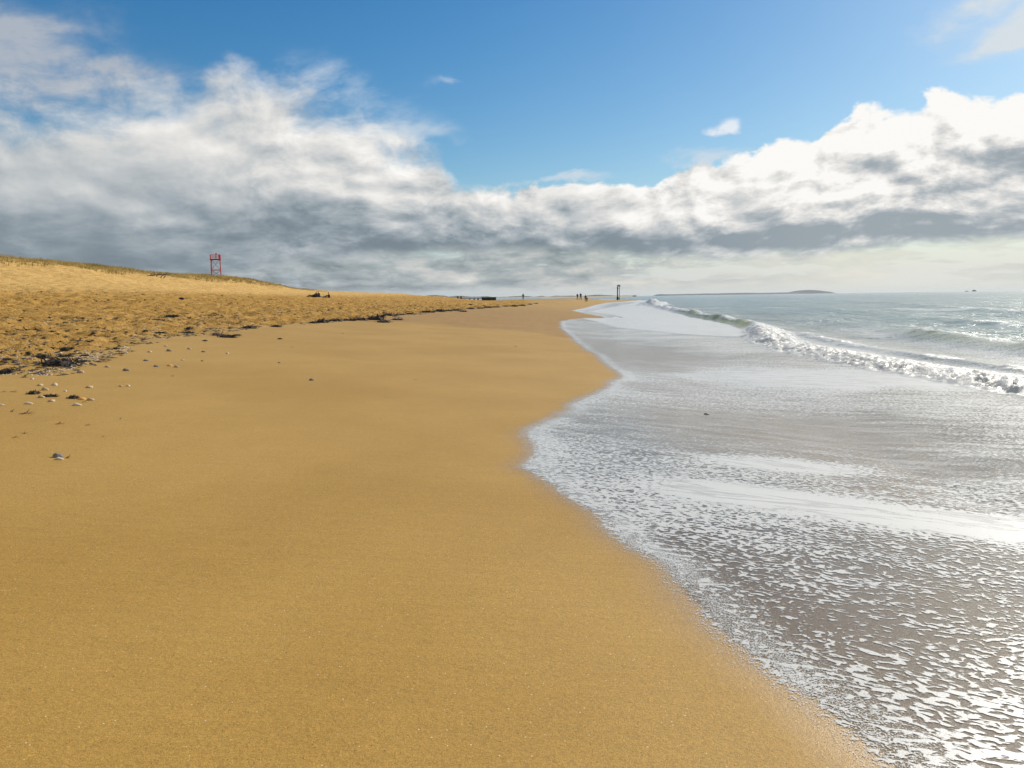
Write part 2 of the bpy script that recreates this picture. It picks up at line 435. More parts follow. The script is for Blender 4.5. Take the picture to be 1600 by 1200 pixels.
# ------------------------------------------------------------------ materials
def mat(name):
    m = bpy.data.materials.new(name); m.use_nodes = True
    nt = m.node_tree; nt.nodes.clear()
    out = nt.nodes.new('ShaderNodeOutputMaterial')
    return m, nt, out
def principled(nt, **kw):
    b = nt.nodes.new('ShaderNodeBsdfPrincipled')
    for k, v in kw.items():
        k = k.replace('_', ' ')
        if isinstance(v, S): nt.links.new(v.k, b.inputs[k])
        elif isinstance(v, tuple): b.inputs[k].default_value = (*v, 1)
        else: b.inputs[k].default_value = v
    return b
def simple(name, col, rough=0.8, var=0.15, scale=8.0, bmp=0.0, metal=0.0):
    m, nt, out = mat(name)
    p = objco(nt)
    n = noise(nt, p, scale, 5, 0.6)
    c1 = tuple(c * (1 - var) for c in col); c2 = tuple(min(1, c * (1 + var)) for c in col)
    kw = dict(Base_Color=mixc(nt, n.sstep(0.3, 0.7), c1, c2), Roughness=rough, Metallic=metal)
    if bmp: kw['Normal'] = bump(nt, n, 0.6, bmp)
    b = principled(nt, **kw)
    nt.links.new(b.outputs[0], out.inputs[0])
    return m

def sand_material():
    m, nt, out = mat('sand')
    p = objco(nt); x, y, z = sep(nt, p)
    s = attr(nt, 'shore'); tr = attr(nt, 'trampled'); co_ = attr(nt, 'coarse'); gr = attr(nt, 'grassy')
    big = noise(nt, p, 0.35, 4, 0.55)
    mid = noise(nt, vec(nt, x * 1.0, y * 0.5, z), 2.2, 5, 0.6)
    grain = noise(nt, p, 210.0, 2, 0.7)
    grain2 = noise(nt, p, 80.0, 3, 0.75)
    grain3 = noise(nt, p, 26.0, 4, 0.8)
    streak = noise(nt, vec(nt, x * 0.8, y * 4.5, 0.0), 2.4, 4, 0.6)
    damp = mixc(nt, big.sstep(0.3, 0.7), (0.366, 0.213, 0.043), (0.404, 0.244, 0.058))
    dry = mixc(nt, mid.sstep(0.3, 0.7), (0.365, 0.208, 0.052), (0.455, 0.270, 0.080))
    dune = mixc(nt, mid.sstep(0.3, 0.7), (0.50, 0.315, 0.105), (0.62, 0.405, 0.155))
    coarse = mixc(nt, mid.sstep(0.35, 0.65), (0.25, 0.137, 0.036), (0.32, 0.182, 0.052))
    dry = mixc(nt, z.sstep(2.4, 3.6), dry, dune)
    c = mixc(nt, (tr + (mid - 0.5) * 0.5).sstep(0.25, 0.75), damp, dry)
    c = mixc(nt, co_ * 0.60, c, coarse)
    # wet margin beside and under the swash
    wetn = s + (mid - 0.5) * 0.25
    wet = wetn.sstep(-0.38, 0.02)
    c = mixc(nt, wet * 0.36, c, (0.27, 0.152, 0.05))
    c = mixc(nt, s.sstep(-0.05, 0.35), c, (0.355, 0.220, 0.105))
    g1 = (grain - 0.5) * 1.5 + (grain2 - 0.5) * 1.0 + (grain3 - 0.5) * 0.40
    n = nt.nodes.new('ShaderNodeHueSaturation'); nt.links.new(c.k, n.inputs['Color'])
    nt.links.new((g1 + 1.0 + (streak - 0.5) * 0.14 + (big - 0.5) * 0.12 + (mid - 0.5) * (tr * 0.5 + 0.10)).k, n.inputs['Value'])
    c = S(nt, n.outputs[0])
    # pale shell fragments and dark grains
    v = voro(nt, p, 95.0, 'F1', out=1)
    vr = sep(nt, v)[0]
    vd = voro(nt, p, 95.0, 'F1')
    flake = vr.sstep(0.985, 0.99) * vd.sstep(0.35, 0.2)
    c = mixc(nt, flake * 0.8, c, (0.85, 0.72, 0.5))
    darkg = vr.sstep(0.012, 0.008) * vd.sstep(0.35, 0.2)
    c = mixc(nt, darkg * 0.8, c, (0.05, 0.035, 0.02))
    bn = bump(nt, grain, 0.5, 0.003)
    bn = bump(nt, grain2, 0.35, 0.006, bn)
    lump = noise(nt, p, 7.0, 5, 0.65)
    bn = bump(nt, lump, tr * 1.0, 0.12, bn)
    bn = bump(nt, grain3, 0.30, 0.010, bn)
    bn = bump(nt, streak, 0.35 , 0.010, bn)
    rough = 0.62 + tr * 0.3 - wet * 0.22
    spec = 0.24 - tr * 0.18 + wet * 0.26
    b = principled(nt, Base_Color=c, Roughness=rough, Normal=bn, Specular_IOR_Level=spec)
    nt.links.new(b.outputs[0], out.inputs[0])
    return m

def water_material():
    m, nt, out = mat('sea_water')
    p = objco(nt); x, y, z = sep(nt, p)
    s = attr(nt, 'shore'); fo = attr(nt, 'foam'); tb = attr(nt, 'turbulent'); dp = attr(nt, 'depth'); far = attr(nt, 'open')
    # flow-stretched foam lace
    wx = noise(nt, p, 1.3, 3, 0.5) - 0.5
    wy = noise(nt, vec(nt, x, y, 5.0), 1.3, 3, 0.5) - 0.5
    fx = x * 0.95 - y * 0.31 + wx * 0.30; fy = x * 0.31 + y * 0.95 + wy * 0.30
    lace = noise(nt, vec(nt, fx * 0.70, fy * 1.02, 0.0), 26.0, 2.0, 0.45, 0.7)
    lace2 = noise(nt, vec(nt, fx * 0.8, fy * 1.2, 3.0), 42.0, 3, 0.55, 0.3)
    fizz = noise(nt, p, 170.0, 2, 0.6)
    streak = noise(nt, vec(nt, fx * 0.35, fy * 1.6, 7.0), 3.0, 5, 0.6, 0.4)
    f = fo + (streak - 0.5) * 0.55 * fo.sstep(0.0, 0.4)
    body_n = lace * 0.76 + lace2 * 0.24
    thr = 0.71 - f * 0.46 + s.sstep(0.22, -0.02) * 0.06
    foam = body_n.sstep(thr - 0.022, thr + 0.042)
    # fizzy rim right at the edge of the sheet
    se = s + (lace2 - 0.5) * 0.10 + (lace - 0.5) * 0.16
    fizz2 = noise(nt, p, 120.0, 3, 0.65)
    foam = foam * se.sstep(-0.05, 0.02)
    dens = se.sstep(-0.16, 0.07) * se.sstep(0.42, 0.06) * (0.55 + wy.sstep(-0.15, 0.10) * 0.45)
    rim = (fizz2 + dens * 0.17).sstep(0.60, 0.67) * dens.sstep(0.0, 0.12)
    # fine froth left on the thinner wash, too small to see as single cells
    fine = attr(nt, 'fine')
    froth = ((lace2 - 0.5) * 1.2 + (fizz - 0.5) * 0.5 + (streak - 0.5) * 0.6).sstep(-0.08, 0.14) * fine * 0.70
    foam = foam.max(froth)
    foam = foam.max(rim).max(tb.sstep(0.25, 0.6) * (lace2 + tb * 0.6).sstep(0.35, 0.75))
    vein = noise(nt, vec(nt, fx * 0.30, fy * 1.5, 21.0), 2.6, 7, 0.62, 0.5)
    vn = (vein - 0.5).abs().sstep(0.0, 0.045)
    foam = foam * (1.0 - (1.0 - vn) * 0.28 * fo.sstep(0.55, 0.8) * (1.0 - tb))
    holes = (fizz - 0.5) * 0.5 + (fizz2 - 0.5) * 0.6
    # water body
    edge = se.sstep(-0.02, 0.03)
    hrip = noise(nt, vec(nt, x * 0.8, y * 1.4, 0.0), 6.0, 4, 0.6)
    hrip2 = noise(nt, vec(nt, x * 0.6, y * 1.5, 0.0), 1.1, 5, 0.62)
    hfar = noise(nt, vec(nt, x * 0.5, y * 1.0, 0.0), 0.45, 6, 0.68)
    bn = bump(nt, lace2, 0.08, 0.003)
    bn = bump(nt, hrip, 0.12 + far * 0.6, 0.02, bn)
    bn = bump(nt, hrip2, 0.06 + far * 0.9, 0.06, bn)
    bn = bump(nt, hfar, far * 1.0, 0.34, bn)
    swl = noise(nt, vec(nt, x * 1.0, y * 0.45, 0.0), 0.10, 6, 0.7, 0.4)
    bn = bump(nt, swl, far * 1.0, 1.1, bn)
    wind = noise(nt, vec(nt, x * 0.5, y * 1.0, 2.0), 0.012, 8, 0.72, 0.5)
    fr = nt.nodes.new('ShaderNodeFresnel'); fr.inputs[0].default_value = 1.33
    nt.links.new(bn.k, fr.inputs['Normal'])
    F = (S(nt, fr.outputs[0]) * (0.60 + far * 0.40 - attr(nt, 'face') * 0.3)).min(0.72)
    gl = nt.nodes.new('ShaderNodeBsdfGlossy'); gl.inputs['Color'].default_value = (1, 1, 1, 1)
    nt.links.new((0.085 + far * 0.09).k, gl.inputs['Roughness'])
    nt.links.new(bn.k, gl.inputs['Normal'])
    tr = nt.nodes.new('ShaderNodeBsdfTransparent'); tr.inputs['Color'].default_value = (0.93, 0.95, 0.95, 1)
    df = nt.nodes.new('ShaderNodeBsdfDiffuse')
    milky = mixc(nt, (hfar * 0.5 + swl * 0.3 + wind * 0.2).sstep(0.40, 0.60), (0.10, 0.165, 0.145), (0.22, 0.29, 0.25))
    shallow = mixc(nt, dp.sstep(0.2, 1.2), (0.22, 0.20, 0.15), milky)
    shallow = mixc(nt, attr(nt, 'face').sstep(0.1, 0.9), shallow, (0.30, 0.32, 0.16))
    nt.links.new(shallow.k, df.inputs['Color']); nt.links.new(bn.k, df.inputs['Normal'])
    def mixs(fac, a, b):
        n = nt.nodes.new('ShaderNodeMixShader')
        if isinstance(fac, S): nt.links.new(fac.k, n.inputs[0])
        else: n.inputs[0].default_value = fac
        nt.links.new(a, n.inputs[1]); nt.links.new(b, n.inputs[2]); return n.outputs[0]
    body = mixs(dp.sstep(0.015, 0.28), tr.outputs[0], df.outputs[0])
    wat = mixs(F, body, gl.outputs[0])
    tr2 = nt.nodes.new('ShaderNodeBsdfTransparent')
    wat = mixs(edge, tr2.outputs[0], wat)
    # foam
    fbn = bump(nt, body_n, 0.3, 0.003)
    fbn = bump(nt, fizz, 0.22, 0.004, fbn)
    lump = voro(nt, p, 7.0, 'SMOOTH_F1', 0.8)
    fbn = bump(nt, (lump * -1.0), tb * 0.7, 0.06, fbn)
    fbn = bump(nt, lace2, tb * 0.8, 0.04, fbn)
    fc = mixc(nt, (fizz + (tb * 1.6 + fo) * 0.25).sstep(0.2, 0.85), (0.42, 0.41, 0.385), (0.66, 0.66, 0.64))
    fb = principled(nt, Base_Color=fc, Roughness=0.38, Normal=fbn, Specular_IOR_Level=0.5)
    fin = mixs((foam + holes * foam * 0.6).clamp() * 0.96 * se.sstep(-0.18, -0.12), wat, fb.outputs[0])
    nt.links.new(fin, out.inputs[0])
    return m

# ------------------------------------------------------------------ the beach
def pip(poly, X, Y):
    ins = np.zeros(X.shape, bool); n = len(poly)
    for i in range(n):
        x1, y1 = poly[i]; x2, y2 = poly[(i + 1) % n]
        if y1 == y2: continue
        c = ((y1 > Y) != (y2 > Y)) & (X < (x2 - x1) * (Y - y1) / (y2 - y1) + x1)
        ins ^= c
    return ins
# coarse damp shingle-sand band beyond the smooth apron; boundary x on its near side
cb = Pl((560, 503), (640, 505), (700, 509), (770, 515), (830, 520), (885, 528))
CBY = np.array(sorted([(a, b) for a, b, c in cb]))
near_lim = np.interp(XX, CBY[:, 0], CBY[:, 1], left=1e4)
coarse = sst(YY - near_lim + 1.2 * fbm(XX * 0.6, YY * 0.3, 55, 3), -0.4, 1.6) * (1 - tramp(XX, YY)) * sst(YY, 130, 70)
keep = (SS < 4.0) & (XX < 70) & (YY < 900) | ((XX < 22) & (YY < 200))
beach = grid_mesh('beach', XX, YY, HZ, keep, dict(shore=SS, trampled=tramp(XX, YY), coarse=coarse, grassy=HZ * 0))
beach.data.materials.append(sand_material()); beach['kind'] = 'structure'

# ------------------------------------------------------------------ the sea
def ridge(x, y, cy_, front, back):
    """cy_: list of (y, crest x, height)"""
    a = np.array(cy_, float)
    cx = np.interp(y, a[:, 0], a[:, 1]) + 0.25 * fbm(y * 0.35, y * 0 + 1, 61, 3); h = np.interp(y, a[:, 0], a[:, 2])
    u = x - cx; h = h * (0.85 + 0.55 * fbm(y * 0.22, y * 0 + 4, 63, 3))
    prof = np.where(u < 0, np.exp(-(u / front) ** 2), np.exp(-(np.abs(u) / back) ** 1.4))
    return h * prof, u, h
def sea_fields():
    X, Y = XX, YY
    film = HZ + 0.003 + 0.002 * sst(SS, 0.5, 2.5) + 0.03 * sst(SS, 5, 10)
    opn = sst(X - (10 + Y * 0.03), 0, 8)
    opn = np.maximum(opn, sst(Y, 230, 300))
    z = 0.10 - 0.10 * sst(X, 8, 16) + 0 * Y
    # breaker with its foam roller
    r1, u1, h1 = ridge(X, Y, [(-8, 9.8, .14), (14, 9.9, .16), (20, 9.6, .17), (26, 9.5, .15), (32, 10.3, .18), (38, 11.8, .38), (44, 13.6, .40),
                              (53, 15.3, .42), (66, 16.6, .46), (85, 18.6, .48), (100, 20.5, .42), (118, 22.5, .4), (160, 28, .35), (260, 46, .3), (400, 70, 0)], .42, 1.5)
    r2, u2, h2 = ridge(X, Y, [(-8, 14.5, .2), (14, 15.2, .34), (24, 16.2, .42), (32, 17.4, .34), (42, 19.5, .16), (60, 23, .1), (200, 45, 0)], .9, 2.2)
    r3, u3, h3 = ridge(X, Y, [(-8, 22, .16), (30, 24, .28), (40, 26, .28), (70, 32, .2), (200, 60, .14), (400, 90, 0)], 1.3, 3)
    r4, u4, h4 = ridge(X, Y, [(-8, 33, .16), (50, 38, .26), (90, 50, .24), (200, 85, .16), (500, 160, 0)], 1.8, 4)
    r5, u5, h5 = ridge(X, Y, [(-8, 11.8, .06), (14, 12.2, .13), (24, 12.0, .14), (34, 12.8, .10), (45, 16, .0), (400, 90, 0)], .35, 1.2)
    r3 = r3 + r4 + r5
    spx, spy, _ = P(1022, 478, lambda x, y: 0 * x + 0.05)
    spl = np.exp(-((X - spx) / 2.6) ** 2 - ((Y - spy) / 9) ** 2)
    chop = (0.06 * fbm(X * 0.9, Y * 0.7, 71, 5) + 0.11 * fbm(X * 0.26, Y * 0.12, 75, 3)) * opn * sst(Y, 900, 200)
    z = z + r1 + r2 + r3 + chop + spl * (0.75 + 0.6 * fbm(X * 1.6, Y * 0.8, 83, 3))
    turb1 = sst(u1, -1.0, -0.45) * sst(u1, 1.9, 0.5)
    lowband = sst(Y, 40, 33)
    crest = sst(u1, -0.35, -0.1) * sst(u1, 0.9, 0.15)
    patch = sst(fbm(Y * 0.16, Y * 0 + 8, 90, 3) + 0.25 * fbm(X * 1.2, Y * .9, 91, 3), -0.1, 0.25)
    face_zone = sst(Y, 41, 47) * sst(Y, 95, 84)
    t1 = turb1 * (1 - face_zone) * sst(Y, 240, 180) * np.clip(lowband + sst(Y, 33, 36) * sst(Y, 46, 42) + sst(Y, 80, 96) * 0.9, 0, 1)
    t1 = t1 + crest * face_zone * patch * 0.8
    t2 = sst(u2, -0.5, -0.1) * sst(u2, 1.0, 0.2) * sst(fbm(Y * 0.3, Y * 0 + 2, 95, 3), 0.1, 0.4) * 0.45 * sst(Y, 50, 40)
    t5 = sst(u5, -.5, -.15) * sst(u5, .9, .2) * sst(fbm(Y * .5, Y * 0 + 6, 97, 3), -.1, .2) * sst(Y, 42, 34) * .6
    t2 = np.maximum(t2, t5)
    turb = np.clip(np.maximum(t1, t2) + spl * 1.5, 0, 1)
    # lumpy foam, real relief
    bil = np.abs(fbm(X * 2.9, Y * 2.1, 101, 3)) + 0.6 * np.abs(fbm(X * 6.5, Y * 5.0, 105, 2))
    z = z + turb * (0.15 * (0.50 - bil) + 0.04 - 0.06 * np.abs(fbm(X * 9, Y * 8, 108, 2))) * (1 + 0.5 * spl * 3)
    zz = np.where(Y < 318, np.maximum(film, z), np.maximum(z, -1))
    spill = sst(SS, -0.1, 0.4)
    zz = np.where((Y < 318) & (SS < 1.5), np.maximum(HZ + 0.003, film), zz)
    inlet = (Y > 238) & (SS < -6)
    zz = np.where(inlet, 0.02 + 0 * X, zz)
    depth = np.clip(zz - HZ, 0, 9)
    s_attr = np.where(inlet, 5.0, SS)
    # foam coverage, from where foam lies in the photo
    fo = 0.475 + 0 * X
    fo = fo + 0.22 * fbm(X * 0.5, Y * 0.45, 111, 4)
    def blob(px, py, rx, ry, amp, rot=0):
        # rx, ry: half sizes in metres
        x0, y0, _ = P(px, py)
        c, s_ = math.cos(rot), math.sin(rot)
        wu = 0.35 * fbm(X * 0.9, Y * 0.9, 120, 3)
        dx = X - x0 + wu * rx * .5; dy = Y - y0 + wu * ry
        u = (dx * c + dy * s_) / rx; v = (dy * c - dx * s_) / ry
        return amp * np.exp(-(u * u + v * v) ** 1.3)
    fo = fo + blob(1450, 815, 1.7, .45, .52, -0.28) + blob(1180, 772, .9, .35, .4, -0.2) + blob(1240, 727, .95, .4, .55, -0.1)
    fo = fo - blob(1180, 665, 2.3, 1.5, .42, 0.1) - blob(1480, 735, 1.6, .8, .25) - blob(1330, 690, 1.4, .8, .2)
    fo = fo + blob(1260, 600, 3.2, 1.9, .42) + blob(1480, 625, 2.6, 1.2, .35) + blob(1130, 585, 1.6, 2.2, .2)
    fo = fo - blob(1020, 560, 2.2, 5.5, .25) - blob(930, 535, 1.5, 9, .2)
    fo = fo + 0.04 * sst(SS, .5, .05)
    # second white sheet running up over the first
    s2 = Pl((906, 497), (930, 503), (960, 514), (1020, 524), (1060, 531), (1110, 537), (1160, 541), (1215, 546))
    s2 = np.array(sorted([(b, a) for a, b, c in s2]))
    x2 = np.interp(Y, s2[:, 0], s2[:, 1], left=99, right=s2[-1, 1] + 0) + .12 * fbm(Y * .8, Y * 0, 130, 3)
    x2 = np.where(Y > s2[-1, 0], np.interp(Y, [63, 69, 80, 98, 140, 240], [5.4, 8.6, 10.5, 9.5, 17.5, 38]), x2)
    in2 = sst(X - x2, 0, .25) * sst(Y, s2[0, 0] - 3, s2[0, 0] + 1)
    fo = fo * (1 - in2) + in2 * (0.86 + 0.18 * fbm(X * 0.5, Y * 0.3, 133, 4))
    zz = zz + 0.035 * in2 * sst(X - x2, 0, .12)
    fo = np.where(Y > 90, fo + .2 * sst(SS, 3, .2), fo)
    # behind the breaker
    beh = sst(u1, 0.2, 1.2)
    ob = 0.62 * np.exp(-(u1 / 3.6) ** 2) * sst(Y, 60, 30) + 0.33 * sst(u2, -3.2, -.8) * sst(u2, 1.5, -.2) * sst(Y, 60, 36)
    ob = ob + 0.38 * np.exp(-(u3 / 1.2) ** 2) * sst(fbm(Y * .12, Y * 0 + 5, 140, 3), -.1, .35) * sst(Y, 60, 45)
    ob = ob + 0.30 * np.exp(-((u1 - 3.5) / 2.2) ** 2) * sst(Y, 55, 75) * sst(Y, 130, 90)
    ob = ob + 0.75 * sst(fbm(X * .11, Y * .06, 150, 5), .30, .55) * sst(Y, 600, 60) * 0.6
    ob = ob + 0.28 * fbm(X * 0.35, Y * 0.22, 144, 5) * sst(Y, 90, 40) + .12 * sst(Y, 60, 20)
    fo = fo * (1 - beh) + np.clip(ob, -.3, 1) * beh
    facem = sst(u1, -1.1, -.7) * sst(u1, .7, 0) * face_zone
    fo = fo * (1 - facem) + facem * 0.22
    fo = np.where(inlet | (Y > 318), -.3 + 0 * X, fo)
    inl_foam = inlet & (Y < 900) & (Y > 620)
    opn = np.where(inlet, 1, opn)
    face = sst(u1, -.8, -.35) * sst(u1, .35, -.05) * face_zone + 0.6 * sst(u2, -1.2, -.6) * sst(u2, .4, -.1) * sst(Y, 44, 34)
    return zz, dict(shore=s_attr, foam=fo, turbulent=turb, depth=depth, open=opn, face=face, fine=sst(Y + 0.5 * X, 6.5, 11) * (1 - in2) * (1 - opn) * sst(Y, 150, 80))
ZS, at_ = sea_fields()
keepw = ((SS > -0.35) & (YY < 320)) | (YY > 318) | ((YY > 238) & (HZ < 0.25))
sea = grid_mesh('sea', XX, YY, ZS, keepw, at_)
sea.data.materials.append(water_material()); sea['kind'] = 'structure'

def Hv(x, y): return float(Hfull(np.array([x]), np.array([y]))[0])


# ------------------------------------------------------------------ object helpers
def tag(o, label=None, cat=None, group=None, kind=None):
    if label: o['label'] = label
    if cat: o['category'] = cat
    if group: o['group'] = group
    if kind: o['kind'] = kind
    return o
def empty(name, loc, rz=0.0):
    o = bpy.data.objects.new(name, None); C.objects.link(o)
    o.empty_display_size = 0.3
    o.location = loc; o.rotation_euler = (0, 0, rz); return o
class MB:
    """collects shapes and links them as one mesh object"""
    def __init__(s): s.v = []; s.f = []; s.mi = []
    def add(s, vs, fs, mi=0):
        k = len(s.v); s.v += [tuple(v) for v in vs]; s.f += [tuple(i + k for i in f) for f in fs]; s.mi += [mi] * len(fs)
    def box(s, x0, x1, y0, y1, z0, z1, mi=0):
        s.add([(x0, y0, z0), (x1, y0, z0), (x1, y1, z0), (x0, y1, z0), (x0, y0, z1), (x1, y0, z1), (x1, y1, z1), (x0, y1, z1)],
              [(0, 3, 2, 1), (4, 5, 6, 7), (0, 1, 5, 4), (1, 2, 6, 5), (2, 3, 7, 6), (3, 0, 4, 7)], mi)
    def tube(s, pts, rad, n=8, mi=0):
        pts = [Vector(p) for p in pts]
        if not isinstance(rad, (list, tuple)): rad = [rad] * len(pts)
        k0 = len(s.v); vs = []; fs = []
        for i, p in enumerate(pts):
            d = (pts[min(i + 1, len(pts) - 1)] - pts[max(i - 1, 0)]).normalized()
            a = d.cross(Vector((0.13, 0.31, 0.94)) if abs(d.z) < .9 else Vector((1, 0, 0))).normalized(); b = d.cross(a)
            for q in range(n):
                t = 2 * math.pi * q / n
                vs.append(p + (a * math.cos(t) + b * math.sin(t)) * rad[i])
        for i in range(len(pts) - 1):
            for q in range(n):
                fs.append((i * n + q, i * n + (q + 1) % n, (i + 1) * n + (q + 1) % n, (i + 1) * n + q))
        fs.append(tuple(range(n))[::-1]); fs.append(tuple((len(pts) - 1) * n + q for q in range(n)))
        s.add(vs, fs, mi)
    def build(s, name, mats, parent=None, smooth=False):
        me = bpy.data.meshes.new(name); me.from_pydata(s.v, [], s.f)
        if not isinstance(mats, (list, tuple)): mats = [mats]
        for m_ in mats: me.materials.append(m_)
        me.polygons.foreach_set('material_index', s.mi)
        me.polygons.foreach_set('use_smooth', [smooth] * len(s.f))
        me.update()
        o = bpy.data.objects.new(name, me); C.objects.link(o); o.parent = parent
        return o
M = {}
M['red'] = simple('red_paint', (0.55, 0.034, 0.026), 0.5, 0.45, 3)
M['red_rust'] = simple('rusty_red', (0.36, 0.028, 0.02), 0.7, 0.3, 9)
M['lamp'] = simple('dark_lamp', (0.05, 0.05, 0.05), 0.4)
M['concrete'] = simple('wet_concrete', (0.035, 0.036, 0.036), 0.8, 0.35, 3, 0.02)
M['wood'] = simple('tarred_wood', (0.022, 0.02, 0.018), 0.8, 0.3, 5, 0.01)
M['rust'] = simple('rusty_pile', (0.075, 0.045, 0.030), 0.7, 0.4, 2)
M['pale'] = simple('weathered_white', (0.42, 0.38, 0.30), 0.7, 0.2, 3)
M['weed'] = simple('wet_seaweed', (0.022, 0.014, 0.009), 0.75, 0.5, 14)
M['weed_brown'] = simple('brown_seaweed', (0.075, 0.030, 0.012), 0.5, 0.4, 14)
M['weed_red'] = simple('red_seaweed', (0.10, 0.022, 0.016), 0.5, 0.4, 14)
M['stone_pale'] = simple('pale_stone', (0.52, 0.44, 0.33), 0.6, 0.3, 4, 0.003)
M['stone_tan'] = simple('tan_stone', (0.40, 0.30, 0.18), 0.7, 0.35, 4, 0.003)
M['stone_orange'] = simple('orange_stone', (0.70, 0.36, 0.09), 0.6, 0.2, 25, 0.003)
M['stone_grey'] = simple('grey_stone', (0.17, 0.16, 0.15), 0.6, 0.3, 30, 0.003)
M['skin'] = simple('skin', (0.50, 0.30, 0.21), 0.6, 0.05)
M['black_cloth'] = simple('black_cloth', (0.012, 0.013, 0.016), 0.9)
M['navy'] = simple('navy_cloth', (0.015, 0.02, 0.045), 0.9)
M['maroon'] = simple('maroon_cloth', (0.10, 0.012, 0.018), 0.9)
M['grey_cloth'] = simple('grey_cloth', (0.05, 0.05, 0.055), 0.9)
M['white_cloth'] = simple('white_cloth', (0.6, 0.6, 0.6), 0.9)
M['hair'] = simple('dark_hair', (0.015, 0.010, 0.007), 0.6)
M['hair_brown'] = simple('brown_hair', (0.06, 0.032, 0.015), 0.6)
M['driftwood'] = simple('driftwood', (0.16, 0.12, 0.08), 0.8, 0.3)

# ------------------------------------------------------------------ red lattice tower on the dune
def tower():
    y0 = 165.0; x0 = at(339.4, y0) + 0.014 * 7.7; z0 = Hv(x0, y0)
    t = tag(empty('lattice_tower', (x0, y0, z0 - 0.1), math.radians(17)), 'red steel lattice lookout tower with railed platform rising behind the grassy dune', 'tower')
    t.scale = (.84, .84, 1)
    top = 10.66 - z0 + 0.1; hw = 1.02; bw = 1.10
    def cx(sx, sy, z): k = bw + (hw - bw) * z / top; return (sx * k, sy * k, z)
    for sx, sy in ((-1, -1), (1, -1), (1, 1), (-1, 1)):
        b = MB(); b.tube([cx(sx, sy, -0.6), cx(sx, sy, top + .0)], 0.075, 6); b.build('leg', M['red'], t)
    lv = [0.15, top * 0.47, top - .1]
    sides = [((-1, -1), (1, -1)), ((1, -1), (1, 1)), ((1, 1), (-1, 1)), ((-1, 1), (-1, -1))]
    zl = 8.63 - z0
    for i, (a, c) in enumerate(sides):
        b = MB(); b.tube([cx(*a, zl), cx(*c, zl)], 0.055, 6); b.build('girt', M['red'], t)
        b = MB()
        b.tube([cx(*a, zl), cx(*c, top)] if i % 2 == 0 else [cx(*c, zl), cx(*a, top)], 0.04, 5)
        b.tube([cx(*c, 0.1), cx(*a, zl)], 0.04, 5)
        b.build('brace', M['red_rust'], t)
    b = MB(); b.box(-1.2, 1.2, -1.2, 1.2, top, top + .12)
    for k in range(7): b.box(-1.24, 1.24, -1.05 + k * .34, -.98 + k * .34, top - .07, top - 0.003)
    b.build('platform', M['red_rust'], t)
    rl = MB()
    for sx, sy in ((-1, -1), (1, -1), (1, 1), (-1, 1), (0, -1), (0, 1), (-1, 0), (1, 0)):
        rl.tube([(sx * 1.17, sy * 1.17, top + .1), (sx * 1.17, sy * 1.17, top + .98)], 0.04, 5)
    for h_ in (.55, .98):
        rl.tube([(-1.17, -1.17, top + h_), (1.17, -1.17, top + h_)], 0.035, 5); rl.tube([(1.17, -1.17, top + h_), (1.17, 1.17, top + h_)], 0.035, 5)
        rl.tube([(1.17, 1.17, top + h_), (-1.17, 1.17, top + h_)], 0.035, 5); rl.tube([(-1.17, 1.17, top + h_), (-1.17, -1.17, top + h_)], 0.035, 5)
    rl.build('railing', M['red'], t)
    b = MB(); b.box(.78, 1.19, -1.22, -1.19, top + .14, top + .95); b.build('side_panel', M['red'], t)
    b = MB(); b.tube([(0.2, 0, top + .12), (0.2, 0, top + 1.0)], .05, 6); b.tube([(0.2, 0, top + 1.0), (0.2, 0, top + 1.1), (0.2, 0, top + 1.3), (0.2, 0, top + 1.36)], [.09, .15, .15, .05], 8)
    b.build('lamp', M['lamp'], t)
    b = MB()
    for sx in (-.2, .2): b.tube([(-.75 + sx, -1.12, -.3), (-.75 + sx, -1.12, top + .9)], .022, 4)
    for k in range(14): b.tube([(-.95, -1.12, -.1 + k * .3), (-.55, -1.12, -.1 + k * .3)], .015, 4)
    b.build('ladder', M['red_rust'], t)
tower()

# ------------------------------------------------------------------ beacon in the water at the point
def beacon():
    y0 = 425.0; k = y0 / FPX; x0 = at(966.2, y0)
    t = tag(empty('channel_beacon', (x0, y0, 0), 0.1), 'tall rusty two-legged channel beacon with pale topmark standing in the water off the point', 'beacon')
    b = MB(); b.tube([(-1.3 * k, 0, -1.5), (-1.3 * k, 0, 3), (-1.3 * k, 0, 6.9)], [.34, .31, .29], 12); p = b.build('main_pile', M['rust'], t)
    b = MB(); b.tube([(-1.3 * k, 0, -1.4), (-1.3 * k, 0, 1.5), (-1.3 * k, 0, 1.6)], [.55, .52, .40], 12); b.build('weed_collar', M['wood'], p)
    b = MB(); b.tube([(1.75 * k, .3, -1.5), (1.75 * k, .3, 6.8)], .16, 8); b.build('thin_pile', M['rust'], t)
    b = MB(); b.box(-1.45 * k, 2.0 * k, -.5, .6, .35, .75); b.build('lower_beam', M['wood'], t); b = MB(); b.box(-1.2 * k, 1.7 * k, -.08, .35, 5.9, 6.1); b.build('cross_beam', M['wood'], t)
    b = MB(); b.box(-1.9 * k, 2.4 * k, -.75, .95, 6.85, 6.98); pl = b.build('platform', M['pale'], t)
    b = MB()
    for x in np.linspace(-.6 * k, 2.3 * k, 6): b.box(x - .07, x + .07, -.7, -.62, 6.98, 8.0)
    b.box(-.6 * k, 2.35 * k, -.66, .9, 7.3, 8.05); b.build('topmark', M['pale'], t)
    b = MB(); b.tube([(-1.5 * k, 0, 6.98), (-1.5 * k, 0, 7.6), (-1.5 * k, 0, 7.8)], [.2, .28, .12], 8); b.build('lantern', M['pale'], t)
beacon()

